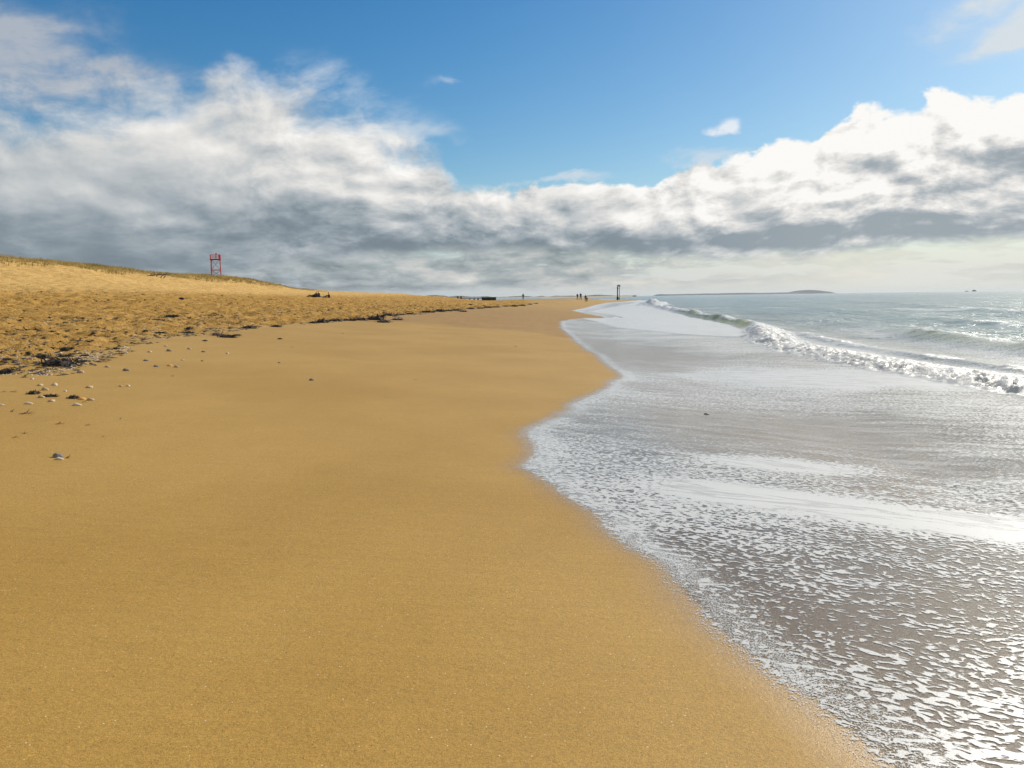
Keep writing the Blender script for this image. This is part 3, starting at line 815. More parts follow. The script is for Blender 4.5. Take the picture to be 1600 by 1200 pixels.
# ------------------------------------------------------------------ jetty with its dark block
def jetty():
    y0 = 300.0; k = y0 / FPX; x0 = at(764, y0)
    t = tag(empty('jetty', (x0, y0, 0), 0.0), 'low dark jetty with solid concrete head half hidden behind the sand crest', 'jetty')
    b = MB(); b.box(-11 * k, 11 * k, -1.8, 2.5, -1.2, 2.06); b.box(-11.3 * k, 11.4 * k, -1.95, 2.65, 2.063, 2.26)
    for q in range(5): b.box((-10.5 + q * 5) * k, (-9.9 + q * 5) * k, -1.93, -1.802, -1, 2.0)
    b.build('head_block', M['concrete'], t)
    b = MB(); b.box(-66 * k, -11.4 * k, -.7, .9, 1.80, 2.0); b.build('deck', M['wood'], t)
    for px in (-60, -53, -46, -37, -30, -23, -17):
        b = MB(); b.tube([(px * k, -.6, -1.5), (px * k, -.6, 1.79)], .22, 7); b.tube([(px * k, .8, -1.5), (px * k, .8, 1.79)], .22, 7); b.build('trestle', M['wood'], t)
    for px in (-48, -43):
        b = MB(); b.tube([(px * k, -.98, .2), (px * k, -.98, 2.1), (px * k, -.98, 2.75), (px * k, -.98, 2.9)], [.3, .3, .28, .12], 8); b.build('mooring_post', M['wood'], t)
    b = MB(); b.box(-36 * k, -11.4 * k, -.80, -.72, .95, 1.2); b.build('lower_beam', M['wood'], t)
jetty()

# ------------------------------------------------------------------ people
def skin_obj(name, chains, material, parent, root=0, sub=1):
    """chains: list of polylines of (x,y,z,r); a chain may start at an index tuple ('@', n) of the first chain"""
    vs = []; es = []; rs = []
    for ch in chains:
        prev = None
        for p in ch:
            if p[0] == '@': prev = p[1]; continue
            vs.append(p[:3]); rs.append(p[3] if not isinstance(p[3], tuple) else p[3])
            if prev is not None: es.append((prev, len(vs) - 1))
            prev = len(vs) - 1
    me = bpy.data.meshes.new(name); me.from_pydata(vs, es, []); me.materials.append(material)
    o = bpy.data.objects.new(name, me); C.objects.link(o); o.parent = parent
    o.modifiers.new('skin', 'SKIN'); o.modifiers['skin'].use_smooth_shade = True
    for i, r_ in enumerate(rs):
        sv = me.skin_vertices[0].data[i]; sv.radius = r_ if isinstance(r_, tuple) else (r_, r_)
        sv.use_root = (i == root)
    m_ = o.modifiers.new('sub', 'SUBSURF'); m_.levels = sub; m_.render_levels = sub
    return o
def person(loc, rz, pose, label, jacket, trousers, hair, group=None, hgt=1.72, hood=False):
    t = tag(empty('person', loc, rz), label, 'person', group)
    k = hgt / 1.75; t.scale = (k, k, k)
    # joints (x = right, y = forward)
    if pose in ('stand', 'walk'):
        st = .22 if pose == 'walk' else .05
        pel = (0, 0, .93); ch = (0, .02, 1.20); nk = (0, .03, 1.45); hd = (0, .05, 1.60)
        legs = [[(-.10, 0, .86), (-.11, .09 + st * .4, .49), (-.11, st * .8, .08), (-.11, st * .8 + .14, .04)],
                [(.10, 0, .86), (.11, -st * .15 + .05, .49), (.11, -st * 1.3, .10), (.11, -st * 1.3 + .13, .04)]]
        arms = [[(-.20, .02, 1.40), (-.27, -.02 - st * .3, 1.13), (-.25, .12 - st * .2, .90)], [(.20, .02, 1.40), (.27, .04 + st * .3, 1.13), (.25, .20 + st * .3, .93)]]
    elif pose == 'sit':
        pel = (0, 0, .12); ch = (0, .04, .36); nk = (0, .10, .60); hd = (0, .16, .76)
        legs = [[(-.10, .05, .12), (-.13, .44, .44), (-.12, .72, .06), (-.12, .86, .04)], [(.10, .05, .12), (.15, .42, .40), (.13, .74, .06), (.13, .88, .04)]]
        arms = [[(-.20, .08, .55), (-.27, .24, .34), (-.14, .44, .42)], [(.20, .08, .55), (.28, .24, .33), (.10, .46, .42)]]
    else:  # recline on one elbow
        pel = (0, 0, .14); ch = (0, -.26, .24); nk = (0, -.48, .38); hd = (0, -.60, .52)
        legs = [[(-.10, .08, .13), (-.14, .46, .34), (-.12, .82, .06), (-.12, .96, .06)], [(.10, .08, .11), (.12, .52, .10), (.12, .95, .07), (.12, 1.05, .10)]]
        arms = [[(-.20, -.44, .33), (-.28, -.50, .12), (-.26, -.28, .05)], [(.20, -.42, .34), (.26, -.18, .24), (.18, .04, .26)]]
    P_ = lambda p, r_: (*p, r_)
    def face(off, r_): return (hd[0] + off[0], hd[1] + off[1], hd[2] + off[2], r_)
    body = [[P_(pel, (.14, .11)), P_(ch, (.15, .11)), P_((nk[0], nk[1], nk[2] - .05), (.12, .08)), P_(nk, .055), P_(((nk[0] + hd[0]) / 2, (nk[1] + hd[1]) / 2, (nk[2] + hd[2]) / 2), .065), face((0, 0, 0), (.078, .095)), face((0, 0, .09), (.065, .08))]]
    for l_ in legs: body.append([('@', 0)] + [P_(p, r_) for p, r_ in zip(l_, (.085, .058, .04, .035))])
    for a_ in arms:
        e_ = a_[2]; body.append([('@', 2)] + [P_(p, r_) for p, r_ in zip(a_, (.055, .04, .028))] + [(e_[0] * .96, e_[1] + .07, e_[2] - .02, .03), (e_[0] * .94, e_[1] + .14, e_[2] - .04, .02)])
    skin_obj('body', body, M['skin'], t)
    jk = [[P_(((pel[0] + ch[0]) / 2, (pel[1] + ch[1]) / 2 - .0, (pel[2] + ch[2]) / 2 - .08), (.19, .15)), P_(ch, (.19, .145)), P_((nk[0], nk[1], nk[2] - .05), (.15, .105)), P_(nk, .075)]]
    for a_ in arms: jk.append([('@', 2)] + [P_(p, r_) for p, r_ in zip(a_, (.078, .06, .048))])
    skin_obj('jacket', jk, jacket, t)
    tr_ = [[P_((pel[0], pel[1], pel[2] + .02), (.165, .135))]]
    for l_ in legs: tr_.append([('@', 0)] + [P_(p, r_) for p, r_ in zip(l_[:3], (.105, .078, .06))])
    skin_obj('trousers', tr_, trousers, t)
    hr = [[face((0, -.04, -.02 if not hood else -.10), .075), face((0, -.035, .05), (.09, .09)), face((0, 0, .10), (.075, .08)), face((0, .05, .105), .04)]]
    skin_obj('hair' if not hood else 'hood', hr, hair, t)
    for l_ in legs:
        b = MB(); a, c = l_[2], l_[3]
        d = (Vector(c) - Vector(a)).normalized()
        b.tube([Vector(a) - d * .05, Vector(a) + d * .05, Vector(c), Vector(c) + d * .07], [.05, .06, .055, .03], 8); b.build('shoe', M['black_cloth'], t, True)
    return t
def ground(px, y): x = at(px, y); return (x, y, Hv(x, y) - 0.015)
person(ground(817.5, 209), math.radians(155), 'walk', 'lone person in dark clothes walking near the water behind the jetty head', M['black_cloth'], M['black_cloth'], M['hair'], hgt=1.72)
G = 'walkers near the far point'
person(ground(902.2, 205), math.radians(185), 'walk', 'slim dark-clad walker, leftmost of the trio near the point', M['navy'], M['black_cloth'], M['hair_brown'], G, 1.62)
person(ground(907.2, 207), math.radians(200), 'walk', 'tallest dark-clad walker in the middle of the trio near the point', M['black_cloth'], M['black_cloth'], M['hair'], G, 1.85)
person(ground(915.0, 192), math.radians(20), 'stand', 'bulky dark-coated walker standing right of the other two near the point', M['black_cloth'], M['grey_cloth'], M['black_cloth'], G, 1.70, True)
person(ground(917.3, 193), math.radians(10), 'stand', 'child in grey holding close to the bulky dark-coated walker', M['grey_cloth'], M['black_cloth'], M['hair'], G, 1.10)
G = 'people sitting on the dry sand'
person(ground(494.8, 127.0), math.radians(195), 'sit', 'person in black sitting upright, left of the seated pair on the sand', M['black_cloth'], M['black_cloth'], M['hair'], G, 1.8)
person(ground(498.6, 127.5), math.radians(165), 'sit', 'person in black sitting upright, right of the seated pair on the sand', M['black_cloth'], M['navy'], M['hair'], G, 1.8)
person(ground(488.6, 127.0), math.radians(80), 'recline', 'person in black reclining beside the seated pair on the sand', M['black_cloth'], M['black_cloth'], M['hair_brown'], G, 1.7)
person(ground(504.5, 126.0), math.radians(-70), 'recline', 'small person in white and dark lying right of the seated pair', M['white_cloth'], M['black_cloth'], M['hair'], G, 1.25)
person(ground(515.2, 126.0), math.radians(95), 'sit', 'person in maroon sitting alone to the right of the group on the sand', M['maroon'], M['black_cloth'], M['hair'], G, 1.75)

# bags and small things on the dry sand
def bag(px, y, w, label, mt):
    loc = ground(px, y); t = tag(empty('beach_bag', loc, .3), label, 'bag')
    b = MB(); b.tube([(-w / 2, 0, w * .22), (-w * .45, 0, w * .26), (w * .42, 0, w * .24), (w / 2, 0, w * .2)], [w * .12, w * .24, w * .22, w * .1], 10); b.build('holdall', mt, t, True)
    b = MB(); b.tube([(-w * .2, -.01, w * .44), (-w * .12, 0, w * .62), (w * .1, 0, w * .62), (w * .2, -.01, w * .42)], w * .03, 6); b.build('handle', mt, t)
bx_, by_, bz_ = P(284, 467.8)
bag(284, by_, 7 * by_ / FPX, 'small dark blue bag lying alone on the churned sand below the dune', M['navy'])
bag(491.8, 126.5, .8, 'black bag on the sand between the reclining person and the seated pair', M['black_cloth'])

def driftwood():
    x, y, z = P(248, 432.5)
    b = MB()
    for k in range(5):
        a = random.uniform(-.4, .4)
        b.tube([(-1.3 + k * .5, a, -.2), (-1.0 + k * .55, a + .1, .35 + .25 * random.random()), (-.5 + k * .6, a, .55 * random.random() + .2)], [.07, .05, .02], 5)
    b.tube([(-1.6, 0, .15), (0, .1, .3), (1.7, -.1, .22)], [.09, .08, .03], 6)
    o = b.build('driftwood', M['driftwood']); o.location = (x, y, z)
    tag(o, 'tangle of bleached driftwood branches on the dune face below the grass', 'driftwood')
driftwood()
def post():
    y0 = 187.0; x, y, z = ground(437.5, y0)
    b = MB(); 
    for k in range(7):
        a = random.uniform(-.5, .5)
        b.tube([(a * .3, random.uniform(-.2, .2), -.2), (a, random.uniform(-.3, .3), .45), (a * 1.5, 0, .5 + .4 * random.random())], [.12, .16, .03], 5)
    b.tube([(-.9, 0, -.3), (-.9, 0, .35)], .1, 6)
    o = b.build('bush', simple('bush_green', (0.05, 0.06, 0.03), .8)); o.location = (x, y, z)
    tag(o, 'dark scrubby bush at the right-hand tip of the dune', 'bush')
post()

# ------------------------------------------------------------------ seaweed clumps
def weed_mesh(name, n, seed, material, h=0.22, mound=True):
    rg = random.Random(seed); b = MB()
    if mound:
        nn = 14; vs = [(0, 0, h * .55)]; fs = []
        for r_ in (1, 2, 3):
            for q in range(nn):
                t = 2 * math.pi * q / nn; rr = r_ / 3 * (.62 + .3 * rg.random())
                vs.append((rr * .5 * math.cos(t), rr * .5 * math.sin(t), h * (.5 + .3 * rg.random()) if r_ == 1 else (h * (.2 + .35 * rg.random()) if r_ == 2 else -h * .12)))
        for q in range(nn):
            fs.append((0, 1 + q, 1 + (q + 1) % nn))
            for r_ in (0, 1): a = 1 + r_ * nn + q; c = 1 + r_ * nn + (q + 1) % nn; fs.append((a, a + nn, c + nn, c))
        b.add(vs, fs)
    for k in range(n):
        a = rg.uniform(0, 6.28); r0 = rg.random() ** .6 * (.46 if mound else .05)
        p = Vector((r0 * math.cos(a), r0 * math.sin(a), h * rg.uniform(.0, .5) * (1 - r0)))
        d = Vector((rg.uniform(-1, 1), rg.uniform(-1, 1), rg.uniform(-.1, .7) * h * 3)).normalized()
        L = rg.uniform(.10, .26) * (1 if mound else 2.0); w = rg.uniform(.010, .032)
        sd_ = d.cross(Vector((rg.uniform(-.4, .4), rg.uniform(-.4, .4), 1))).normalized()
        pts = []
        for q in range(5):
            pts.append(p.copy()); p = p + d * L / 4; p.z = max(.006, p.z)
            d = (d + Vector((rg.uniform(-.6, .6), rg.uniform(-.6, .6), rg.uniform(-.5, .25) * h * 3))).normalized()
        vs = []
        for q, c in enumerate(pts): ww = w * (1 - abs(q - 1.5) / 4); vs += [c - sd_ * ww, c + sd_ * ww + Vector((0, 0, .008))]
        b.add(vs, [(2 * q, 2 * q + 1, 2 * q + 3, 2 * q + 2) for q in range(4)])
    o = b.build(name, material); me = o.data; bpy.data.objects.remove(o); return me
WM = [weed_mesh('seaweed_clump', 120, 1, M['weed'], .20), weed_mesh('seaweed_clump', 90, 2, M['weed'], .30), weed_mesh('seaweed_clump', 100, 3, M['weed'], .16),
      weed_mesh('seaweed_clump', 90, 6, M['weed_brown'], .2)]
SM = [weed_mesh('seaweed_sprig', 16, 11, M['weed_brown'], .14, False), weed_mesh('seaweed_sprig', 12, 12, M['weed_red'], .14, False), weed_mesh('seaweed_sprig', 20, 13, M['weed'], .18, False)]
CL = [  # px, py, width px, kind, label
    (93, 571, 66, 0, 'largest black seaweed heap at the left edge of the strandline'), (14, 578, 38, 0, 'black seaweed heap touching the left border beside the largest heap'),
    (52, 616, 20, 1, 'dark seaweed clump beside a flat dark strand, among the near stones'), (77, 620, 26, 2, 'flat dark seaweed strand just right of a clump among the near stones'),
    (114, 623, 20, 1, 'dark seaweed clump left of the orange stone'), (130, 565, 20, 2, None), (103, 547, 24, 0, None), (101, 556, 24, 2, None), (182, 533, 13, 1, None),
    (181, 545, 14, 1, None), (162, 531, 30, 2, None), (66, 556, 30, 0, None), (10, 561, 20, 2, None), (100, 505, 28, 0, None), (37, 516, 50, 2, None), (245, 500, 30, 0, None),
    (269, 496, 26, 2, None), (290, 495, 30, 2, None), (248, 520, 28, 2, None), (227, 520, 11, 1, None), (290, 518, 26, 2, None), (295, 512, 15, 1, None), (299, 521, 8, 1, None),
    (132, 556, 16, 2, None), (130, 547, 16, 2, None), (390, 513, 28, 0, 'compact black seaweed heap between the left wrack and the long strandline'), (355, 527, 34, 2, None), (340, 524, 24, 3, None), (370, 524, 16, 2, None),
    (432, 511, 22, 0, None), (446, 505, 18, 2, None), (490, 505, 20, 0, None), (503, 504, 26, 1, None), (525, 502, 30, 0, None), (545, 501, 28, 2, None), (565, 500.5, 30, 0, None), (587, 500, 32, 1, None),
    (600, 504, 28, 0, 'thickest black seaweed heap in the middle of the long strandline'), (580, 497, 20, 2, None), (607, 494, 36, 0, None), (625, 492, 20, 2, None), (605, 487, 14, 2, None), (637, 487, 16, 0, None), (665, 488, 22, 2, None),
    (687, 487, 26, 0, None), (674, 488, 14, 2, None), (713, 485.5, 20, 0, None), (723, 487, 16, 2, None), (736, 483, 16, 0, None), (763, 481, 18, 0, None), (750, 482, 14, 2, None), (790, 479, 12, 0, None),
    (803, 479, 18, 0, None), (816, 478, 16, 0, None), (828, 475.8, 10, 0, None), (837, 474.6, 9, 2, None), (735, 476, 9, 0, None), (754, 478, 11, 2, None), (562, 484, 9, 1, None), (500, 484, 12, 2, None),
    (437, 530, 9, 1, None), (320, 533, 9, 1, None), (180, 467, 10, 2, None), (146, 469, 12, 2, None), (60, 473, 16, 2, None), (620, 500, 22, 2, None), (640, 490, 14, 2, None), (775, 480, 14, 2, None), (700, 486, 16, 2, None)]
gen = {}
def weed_label(px, py, w, kind, d):
    size = 'thin flat' if kind == 2 else ('brown matted' if kind == 3 else ('small tufted' if w < 16 else 'broad heaped'))
    if py > 540: zone = 'near the biggest heap at left'
    elif px < 330: zone = 'amid the trampled sand at left'
    elif px < 480: zone = 'in the gap left of the strandline'
    elif px < 660: zone = 'in the middle of the strandline'
    elif px < 780: zone = 'in the strandline below the jetty'
    else: zone = 'at the far strandline tip'
    return '%s seaweed clump %s' % (size, zone)
def place_mesh(name, me, px, py, wpx, label, cat, group, sq=1.0, flat=1.0, sink=0.0, rz=None):
    x, y, z = P(px, py); z = Hv(x, y)
    o = bpy.data.objects.new(name, me); C.objects.link(o)
    w = wpx * math.hypot(x, y) / FPX
    o.scale = (w, w * sq, w * flat); o.location = (x, y, z - sink * w)
    o.rotation_euler = (0, 0, random.uniform(-.3, .3) if rz is None else rz)
    tag(o, label, cat, group); return o
for px, py, w, kd, lb in CL:
    x, y, _ = P(px, py); D = math.hypot(x, y)
    W = w * D / FPX
    # far clumps are seen at a grazing angle: give them real ground depth and height
    sq = random.uniform(.55, .95); fl = min(1.0, .30 / max(W * .2, .05))
    place_mesh('seaweed_clump', WM[kd], px, py, w, lb or weed_label(px, py, w, kd, D), 'seaweed', 'seaweed clumps along the strandline', sq, fl)
SP = [(39, 590, 24, 2, 'dark feathery seaweed sprig left of the white stones'), (19, 644, 13, 2, 'small upright dark sprig at the left edge above the long red strand'), (42, 647, 30, 1, 'long reddish seaweed strand at the left edge'),
      (93, 663, 19, 1, 'reddish forked sprig on bare sand below the near stones'), (137, 665, 13, 1, 'short reddish sprig right of the forked one'), (39, 678, 13, 0, 'brown curled sprig at far left above the lower strand'),
      (24, 684, 14, 1, 'reddish twig at far left on bare sand, lowest of the strands'), (161, 683, 9, 1, 'tiny reddish V-shaped sprig standing apart on bare sand'), (188, 655, 8, 2, 'tiny dark sprig right of the near stones on bare sand'),
      (132, 629, 12, 1, 'red seaweed scrap under the orange stone'), (185, 553, 26, 1, 'wide reddish sprig beside the left wrack'), (160, 565, 34, 1, 'reddish sprig trailing right of the largest heap'),
      (270, 588, 10, 0, 'tiny brown sprig on smooth sand right of the stones'), (457, 543, 9, 0, 'tiny brown sprig on the smooth sand left of centre'), (650, 594, 9, 0, 'thin brown curl alone on the smooth sand near centre'),
      (806, 542, 8, 2, 'tiny dark sprig on smooth sand near the water'), (106, 716, 14, 2, 'dark frayed sprig beside the nearest shells'), (67, 813, 3, 2, 'lone dark speck of weed on the near sand'),
      (6, 613, 12, 1, 'red scrap of seaweed touching the left border'), (22, 613, 16, 1, 'flat red sprig just in from the left border')]
same = {}
for o in list(C.objects):
    if o.name.startswith('seaweed_clump'): same.setdefault(o['label'], []).append(o)
ORD = ['leftmost', 'second', 'third', 'fourth', 'fifth', 'sixth', 'seventh', 'eighth', 'ninth', 'tenth']
for lb, os_ in same.items():
    if len(os_) < 2: continue
    os_.sort(key=lambda o: o.location.x / o.location.y)
    for k, o in enumerate(os_):
        o['label'] = ('leftmost ' if k == 0 else 'rightmost ' if k == len(os_) - 1 else ORD[k] + ' from left, ') + lb
for px, py, w, kd, lb in SP:
    place_mesh('seaweed_sprig', SM[kd], px, py, w * 1.15, lb, 'seaweed', 'seaweed sprigs on the bare sand', .8, .6)

# ------------------------------------------------------------------ stones and shells
def stone_mesh(seed, material, fl=.6):
    rg = random.Random(seed); bm = bmesh.new(); bmesh.ops.create_icosphere(bm, subdivisions=3, radius=.5)
    o1, o2 = rg.uniform(0, 99), rg.uniform(0, 99)
    for v in bm.verts:
        c = v.co
        n_ = float(fbm(np.array([c.x * 2.2 + o1]), np.array([c.y * 2.2 + c.z * 1.7 + o2]), 3, 3)[0])
        v.co = c * (1 + .42 * n_); v.co.x *= 1 + .15 * math.sin(seed * 3.1); v.co.z *= fl
        if v.co.z < -.18: v.co.z = -.18
    me = bpy.data.meshes.new('stone'); bm.to_mesh(me); bm.free(); me.materials.append(material)
    me.polygons.foreach_set('use_smooth', [True] * len(me.polygons)); return me
ST = dict(p=stone_mesh(1, M['stone_pale']), q=stone_mesh(2, M['stone_pale'], .45), t=stone_mesh(3, M['stone_tan'], .65), o=stone_mesh(4, M['stone_orange'], .6), g=stone_mesh(5, M['stone_grey'], .6), h=stone_mesh(6, M['stone_tan'], .5))
SL = [(85, 602.5, 9.5, 'p', 'bright white rounded stone above the cluster of near stones'), (71, 610, 11, 't', 'tan stone with dark lee just below the white stone'), (65, 622, 10, 't', 'tan stone under the dark seaweed clump'),
      (81, 628, 11, 'h', 'flat tan stone left of the large pale stone'), (121, 634.5, 13, 'q', 'largest pale stone, front of the near cluster'), (128, 625, 11, 'o', 'orange stone behind the large pale stone'),
      (142, 626, 11, 't', 'tan stone right of the orange stone'), (63, 603, 9, 'h', 'low tan stone left of the white stone'), (140, 606, 12, 'h', 'long flat stone with pale tip right of the white stone'),
      (189, 604, 6, 't', 'small tan stone, left of a pair on open sand'), (200, 603.5, 7, 'p', 'small white stone, right of a pair on open sand'), (244, 573, 8, 'g', 'grey stone at the left of a row of three'),
      (265, 572, 8.5, 'o', 'yellowish stone in the middle of a row of three'), (276, 574, 8.5, 't', 'tan stone at the right of a row of three'), (234, 550, 8, 'h', 'buff stone upslope of the row of three'),
      (264, 548.5, 8, 'g', 'dark grey stone upslope of the row of three, right one'), (296, 545.5, 7, 't', 'tan stone beside a dark streak below the trampled sand'), (318, 550, 7, 'g', 'dark stone with pale chip, rightmost of the upper stones'),
      (228, 564, 8, 'g', 'flat black stone left of the row of three'), (197, 579.5, 10, 'g', 'large dark stone alone in the middle of open sand'), (168, 574, 8, 't', 'buff stone left of the large dark stone'),
      (126, 583, 12, 't', 'brown stone in the lee just below the largest seaweed heap'), (45, 632, 12, 'q', 'flat grey-white shell on sand left of the cluster'), (2, 634, 8, 'q', 'pale stone cut by the left border'),
      (102, 606 + 6, 5, 'p', 'tiny white pebble right of the white stone'), (50, 593, 6, 'p', 'tiny white pebble under the feathery sprig'), (285, 563, 6, 'q', 'tiny pale pebble at the end of the stone row, uphill'),
      (90, 714.5, 14, 'g', 'dark mussel-like shell, nearest shell in the left foreground'), (93, 718.5, 12, 'q', 'pale shell tucked against the dark foreground shell'), (487, 594, 8, 'g', 'lone grey pebble on the smooth sand left of centre'),
      (437, 567.5, 6, 't', 'lone tan pebble on the smooth sand above the grey one'), (536, 521, 4, 'q', 'small pale pebble below the long strandline'), (355, 553, 6, 'p', 'small white pebble on smooth sand right of the upper stones'),
      (316, 550.5 + 14, 4, 'g', 'tiny dark pebble on the smooth sand below the upper stones'), (196, 551, 6, 'q', 'small pale pebble beside the reddish sprig'), (259, 541, 6, 'q', 'small pale pebble at the edge of the trampled sand'),
      (193, 541, 6, 'p', 'small white pebble right of the tufted clumps'), (30, 564, 8, 'q', 'flat pale stone just above the seaweed at left'), (105, 562, 8, 'g', 'grey stone half buried right of the big heap'), (1104, 648, 9, 'g', 'small dark pebble alone in the shallow wash')]
for px, py, w, kd, lb in SL:
    place_mesh('pebble' if w < 9 else 'stone', ST[kd], px, py, w * 0.86, lb, 'stone', 'stones and shells on the sand', random.uniform(.7, 1), random.uniform(1.0, 1.4), -.02)

# loose litter nobody could count: shell grit and weed crumbs
def scatter(name, n, sampler, size, material, label, cat, flat, seed, long=1.0):
    rg = np.random.RandomState(seed)
    x, y = sampler(rg, n); z = Hfull(x, y); n = len(x)
    D = np.hypot(x, y)
    base = np.array([(1, 0, 0), (.2, .8, 0), (-.9, .35, 0), (-.5, -.7, 0), (.4, -.75, 0), (.1, .05, 1)])
    a = rg.uniform(0, 6.28, n); sc_ = size(rg, n, D)
    V = np.zeros((n, 6, 3)); j = rg.uniform(.6, 1.3, (n, 6, 1))
    B = base[None] * j
    B[:, :, 0] *= long
    V[..., 0] = x[:, None] + (B[..., 0] * np.cos(a)[:, None] - B[..., 1] * np.sin(a)[:, None]) * sc_[:, None]
    V[..., 1] = y[:, None] + (B[..., 0] * np.sin(a)[:, None] + B[..., 1] * np.cos(a)[:, None]) * sc_[:, None]
    V[..., 2] = z[:, None] - .003 + B[..., 2] * (sc_ * flat)[:, None]
    k = np.arange(n)[:, None, None] * 6
    F = (np.array([(0, 1, 5), (1, 2, 5), (2, 3, 5), (3, 4, 5), (4, 0, 5)])[None] + k).reshape(-1, 3)
    me = bpy.data.meshes.new(name); me.from_pydata(V.reshape(-1, 3).tolist(), [], F.tolist()); me.materials.append(material)
    o = bpy.data.objects.new(name, me); C.objects.link(o); tag(o, label, cat, kind='stuff')
def band(d0, d1, y0, y1, power=1.0, thresh=None, seed=5):
    def f(rg, n):
        y = y0 * (y1 / y0) ** rg.uniform(0, 1, n); d = d0 + (d1 - d0) * rg.uniform(0, 1, n) ** power
        x = xw(y) - d
        if thresh is not None:
            k = vnoise(x * .55, y * .35, seed) * .6 + vnoise(x * 1.7, y * 1.0, seed + 1) * .4 > thresh
            x, y = x[k], y[k]
        return x, y
    return f
scatter('shell_grit', 12000, band(-.3, 9, 13, 60, 1.3, .52), lambda r_, n, D: r_.uniform(.010, .026, n) * (1 + D / 60), M['stone_pale'], 'pale broken shells and pebbles strewn over the trampled sand', 'shell grit', .6, 1)
scatter('weed_crumbs', 10500, band(-.5, 9, 13, 100, 1.15, .53, 31), lambda r_, n, D: r_.uniform(.015, .05, n) * (1 + D / 60), M['weed'], 'small dark scraps of dried seaweed strewn along the strandline', 'seaweed scraps', .35, 2, 1.9)
scatter('weed_bits', 8500, band(1, 30, 14, 120, 1.0, .45, 47), lambda r_, n, D: r_.uniform(.02, .06, n) * (1 + D / 70), M['weed'], 'dark weed bits sprinkled over the churned upper beach', 'seaweed scraps', .35, 8, 1.7)
scatter('weed_flecks', 260, band(-6.5, -.6, 8, 60, .35), lambda r_, n, D: r_.uniform(.004, .013, n), M['weed_brown'], 'tiny brown weed flecks on the smooth damp sand', 'seaweed scraps', .3, 3, 1.8)

# ------------------------------------------------------------------ marram grass on the dune
def grass():
    rg = np.random.RandomState(4)
    n = 52000
    x = rg.uniform(-95, -42, n); y = rg.uniform(55, 198, n)
    h = Hfull(x, y)
    lim = np.interp(y, [60, 150, 180, 198], [5.9, 5.7, 5.0, 4.2])
    pn = fbm(x * .16, y * .10, 200, 4)
    k = h > lim + .9 * pn - .1
    k &= rg.uniform(0, 1, n) < sst(h - lim, -.6, 1.2) * .9 + .1
    x, y, h = x[k], y[k], h[k]; n = len(x)
    nb = 5
    a = rg.uniform(0, 6.28, (n, nb)); L = rg.uniform(.28, .62, (n, nb)) * (1 + .35 * fbm(x * .3, y * .3, 205, 2))[:, None]; w = rg.uniform(.012, .028, (n, nb)); ln = rg.uniform(.15, .6, (n, nb))
    bx = x[:, None] + rg.normal(0, .12, (n, nb)); by = y[:, None] + rg.normal(0, .12, (n, nb)); bz = h[:, None] - .04 + 0 * a
    dx, dy = np.cos(a), np.sin(a)
    V = np.zeros((n, nb, 5, 3))
    for i, (t, ww) in enumerate(((0, 1), (0, -1), (.55, .8), (.55, -.8), (1, 0))):
        off = L * t * t * ln
        V[..., i, 0] = bx + dx * off - dy * w * ww; V[..., i, 1] = by + dy * off + dx * w * ww
        V[..., i, 2] = bz + L * t * (1 - .35 * ln * t)
    m_ = n * nb; kk = np.arange(m_)[:, None] * 5
    V = V.reshape(-1, 3)
    Fq = (np.array([0, 1, 3, 2])[None] + kk).tolist(); Ft = (np.array([2, 3, 4])[None] + kk).tolist()
    me = bpy.data.meshes.new('marram_grass'); me.from_pydata(V.tolist(), [], Fq + Ft)
    m2, nt, out = mat('marram'); p = objco(nt)
    nn = noise(nt, p, .35, 4, .6); n2 = noise(nt, p, 3.0, 3, .6)
    c = mixc(nt, (nn * .7 + n2 * .3).sstep(.38, .62), (0.26, 0.205, 0.065), (0.52, 0.40, 0.16))
    df = nt.nodes.new('ShaderNodeBsdfDiffuse'); tl = nt.nodes.new('ShaderNodeBsdfTranslucent'); mx = nt.nodes.new('ShaderNodeMixShader'); mx.inputs[0].default_value = .35
    nt.links.new(c.k, df.inputs[0]); nt.links.new(c.k, tl.inputs[0]); nt.links.new(df.outputs[0], mx.inputs[1]); nt.links.new(tl.outputs[0], mx.inputs[2]); nt.links.new(mx.outputs[0], out.inputs[0])
    me.materials.append(m2)
    o = bpy.data.objects.new('marram_grass', me); C.objects.link(o)
    tag(o, 'dry marram grass covering the crest of the sand dune', 'grass', kind='stuff')
grass()

# ------------------------------------------------------------------ far shores
def far_strip(name, y0, pts, depth, material, rough, seed):
    """pts: (px, height in metres)"""
    a = np.array(pts, float); k = y0 / FPX
    ax = np.array([at(q, y0) for q in a[:, 0]])
    xs = np.linspace(ax[0], ax[-1], 420)
    hh = np.interp(xs, ax, a[:, 1])
    hh = hh * (1 + rough * fbm(xs / (12 * k), xs * 0, seed, 5)) 
    nv = 9; V = []; F = []
    for i, x in enumerate(xs):
        for j in range(nv):
            t = j / (nv - 1) * 2 - 1
            pr = (1 - abs(t) ** 2.2)
            V.append((x, y0 + t * depth + 0.2 * depth * float(fbm(np.array([x / (30 * k)]), np.array([0.]), seed + 9, 2)[0]), -2 + (hh[i] + 2) * pr))
    for i in range(len(xs) - 1):
        for j in range(nv - 1): q = i * nv + j; F.append((q, q + nv, q + nv + 1, q + 1))
    b = MB(); b.add(V, F); o = b.build(name, material, None, True); o['kind'] = 'structure'; return o
def shore_mat():
    m_, nt, out = mat('far_shore'); p = objco(nt); x, y, z = sep(nt, p)
    n = noise(nt, p, .01, 5, .6)
    c = mixc(nt, (z + (n - .5) * 6).sstep(2.0, 4.5), (0.42, 0.32, 0.20), (0.07, 0.08, 0.05))
    b = principled(nt, Base_Color=c, Roughness=.9); nt.links.new(b.outputs[0], out.inputs[0]); return m_
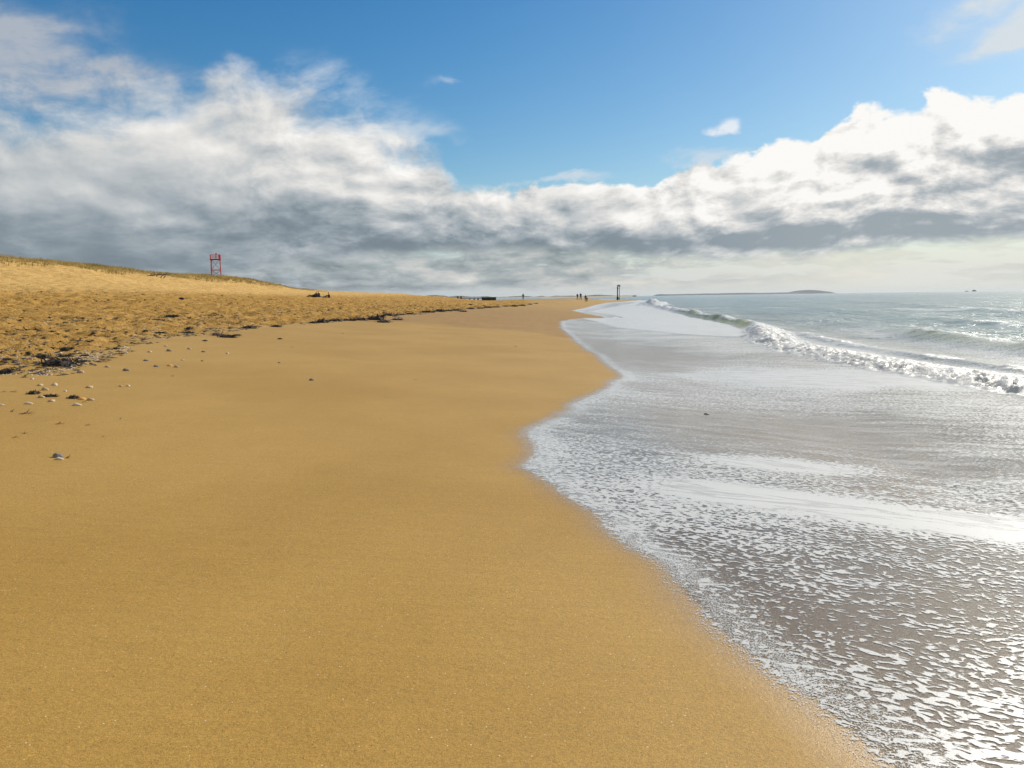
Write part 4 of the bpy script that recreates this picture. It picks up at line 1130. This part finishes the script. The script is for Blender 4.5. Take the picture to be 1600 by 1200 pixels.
far_strip('far_shore', 3200, [(380, 6), (520, 9), (600, 11), (660, 13), (700, 14), (730, 9), (780, 6.5), (860, 6), (900, 5), (935, 8), (960, 5.5), (985, 4), (1000, 1), (1010, -2)], 260, shore_mat(), .5, 300)
hm = simple('hazy_headland_scrub', (0.025, 0.045, 0.062), .9, .3, .004)  # bluish scrub: part of the distance haze is put into the base colour
far_strip('headland', 9000, [(1028, -2), (1031, 16), (1050, 15), (1100, 17), (1150, 20), (1190, 17), (1225, 17), (1240, 19), (1249, 36), (1262, 44), (1272, 37), (1278, 26), (1281, -2)], 500, hm, .18, 310)
sm_ = simple('dark_rock', (0.03, 0.033, 0.035), .9, .3, .1)
def islet(px, y0, w, h, label, seed, flat=False):
    me = stone_mesh(seed, sm_, .6).copy()
    o = bpy.data.objects.new('rock_islet', me); C.objects.link(o); x = at(px, y0)
    o.location = (x, y0, 0); o.scale = (w, w * .5, h * 3.2); tag(o, label, 'rock', 'rock islets on the horizon')
islet(1511, 6000, 24, 7, 'smaller rock islet on the horizon at far right', 21)
islet(1522, 6000, 36, 13, 'larger rock islet on the horizon at far right', 22)
def barge():
    y0 = 2600.0; k = y0 / FPX; x = at(991.5, y0)
    t = tag(empty('barge', (x, y0, 0)), 'small dark flat barge near the horizon right of the beacon', 'boat')
    b = MB(); b.add([(-3.2 * k, -3, 1.2), (3.2 * k, -3, 1.2), (2.8 * k, -2.6, -.6), (-2.8 * k, -2.6, -.6), (-3.2 * k, 3, 1.2), (3.2 * k, 3, 1.2), (2.8 * k, 2.6, -.6), (-2.8 * k, 2.6, -.6)],
          [(0, 3, 2, 1), (4, 5, 6, 7), (0, 1, 5, 4), (3, 7, 6, 2), (0, 4, 7, 3), (1, 2, 6, 5)]); b.build('hull', M['navy'], t)
    b = MB(); b.box(-2.2 * k, 2.3 * k, -2, 2, 1.2, 3.6); b.build('cabin', M['navy'], t)
barge()

# ------------------------------------------------------------------ air
def haze():
    b = MB(); b.box(-15500, 15500, -400, 15500, -6, 60); o = b.build('haze', bpy.data.materials.new('haze_air'))
    m_ = o.data.materials[0]; m_.use_nodes = True; nt = m_.node_tree; nt.nodes.clear()
    out = nt.nodes.new('ShaderNodeOutputMaterial'); v = nt.nodes.new('ShaderNodeVolumePrincipled')
    v.inputs['Color'].default_value = (0.80, 0.88, 0.95, 1); v.inputs['Density'].default_value = 4e-5; v.inputs['Anisotropy'].default_value = 0.2
    nt.links.new(v.outputs[0], out.inputs['Volume'])
    tag(o, 'thin sea haze over the far shore', 'haze', kind='stuff')
HAZE = True
if HAZE: haze()
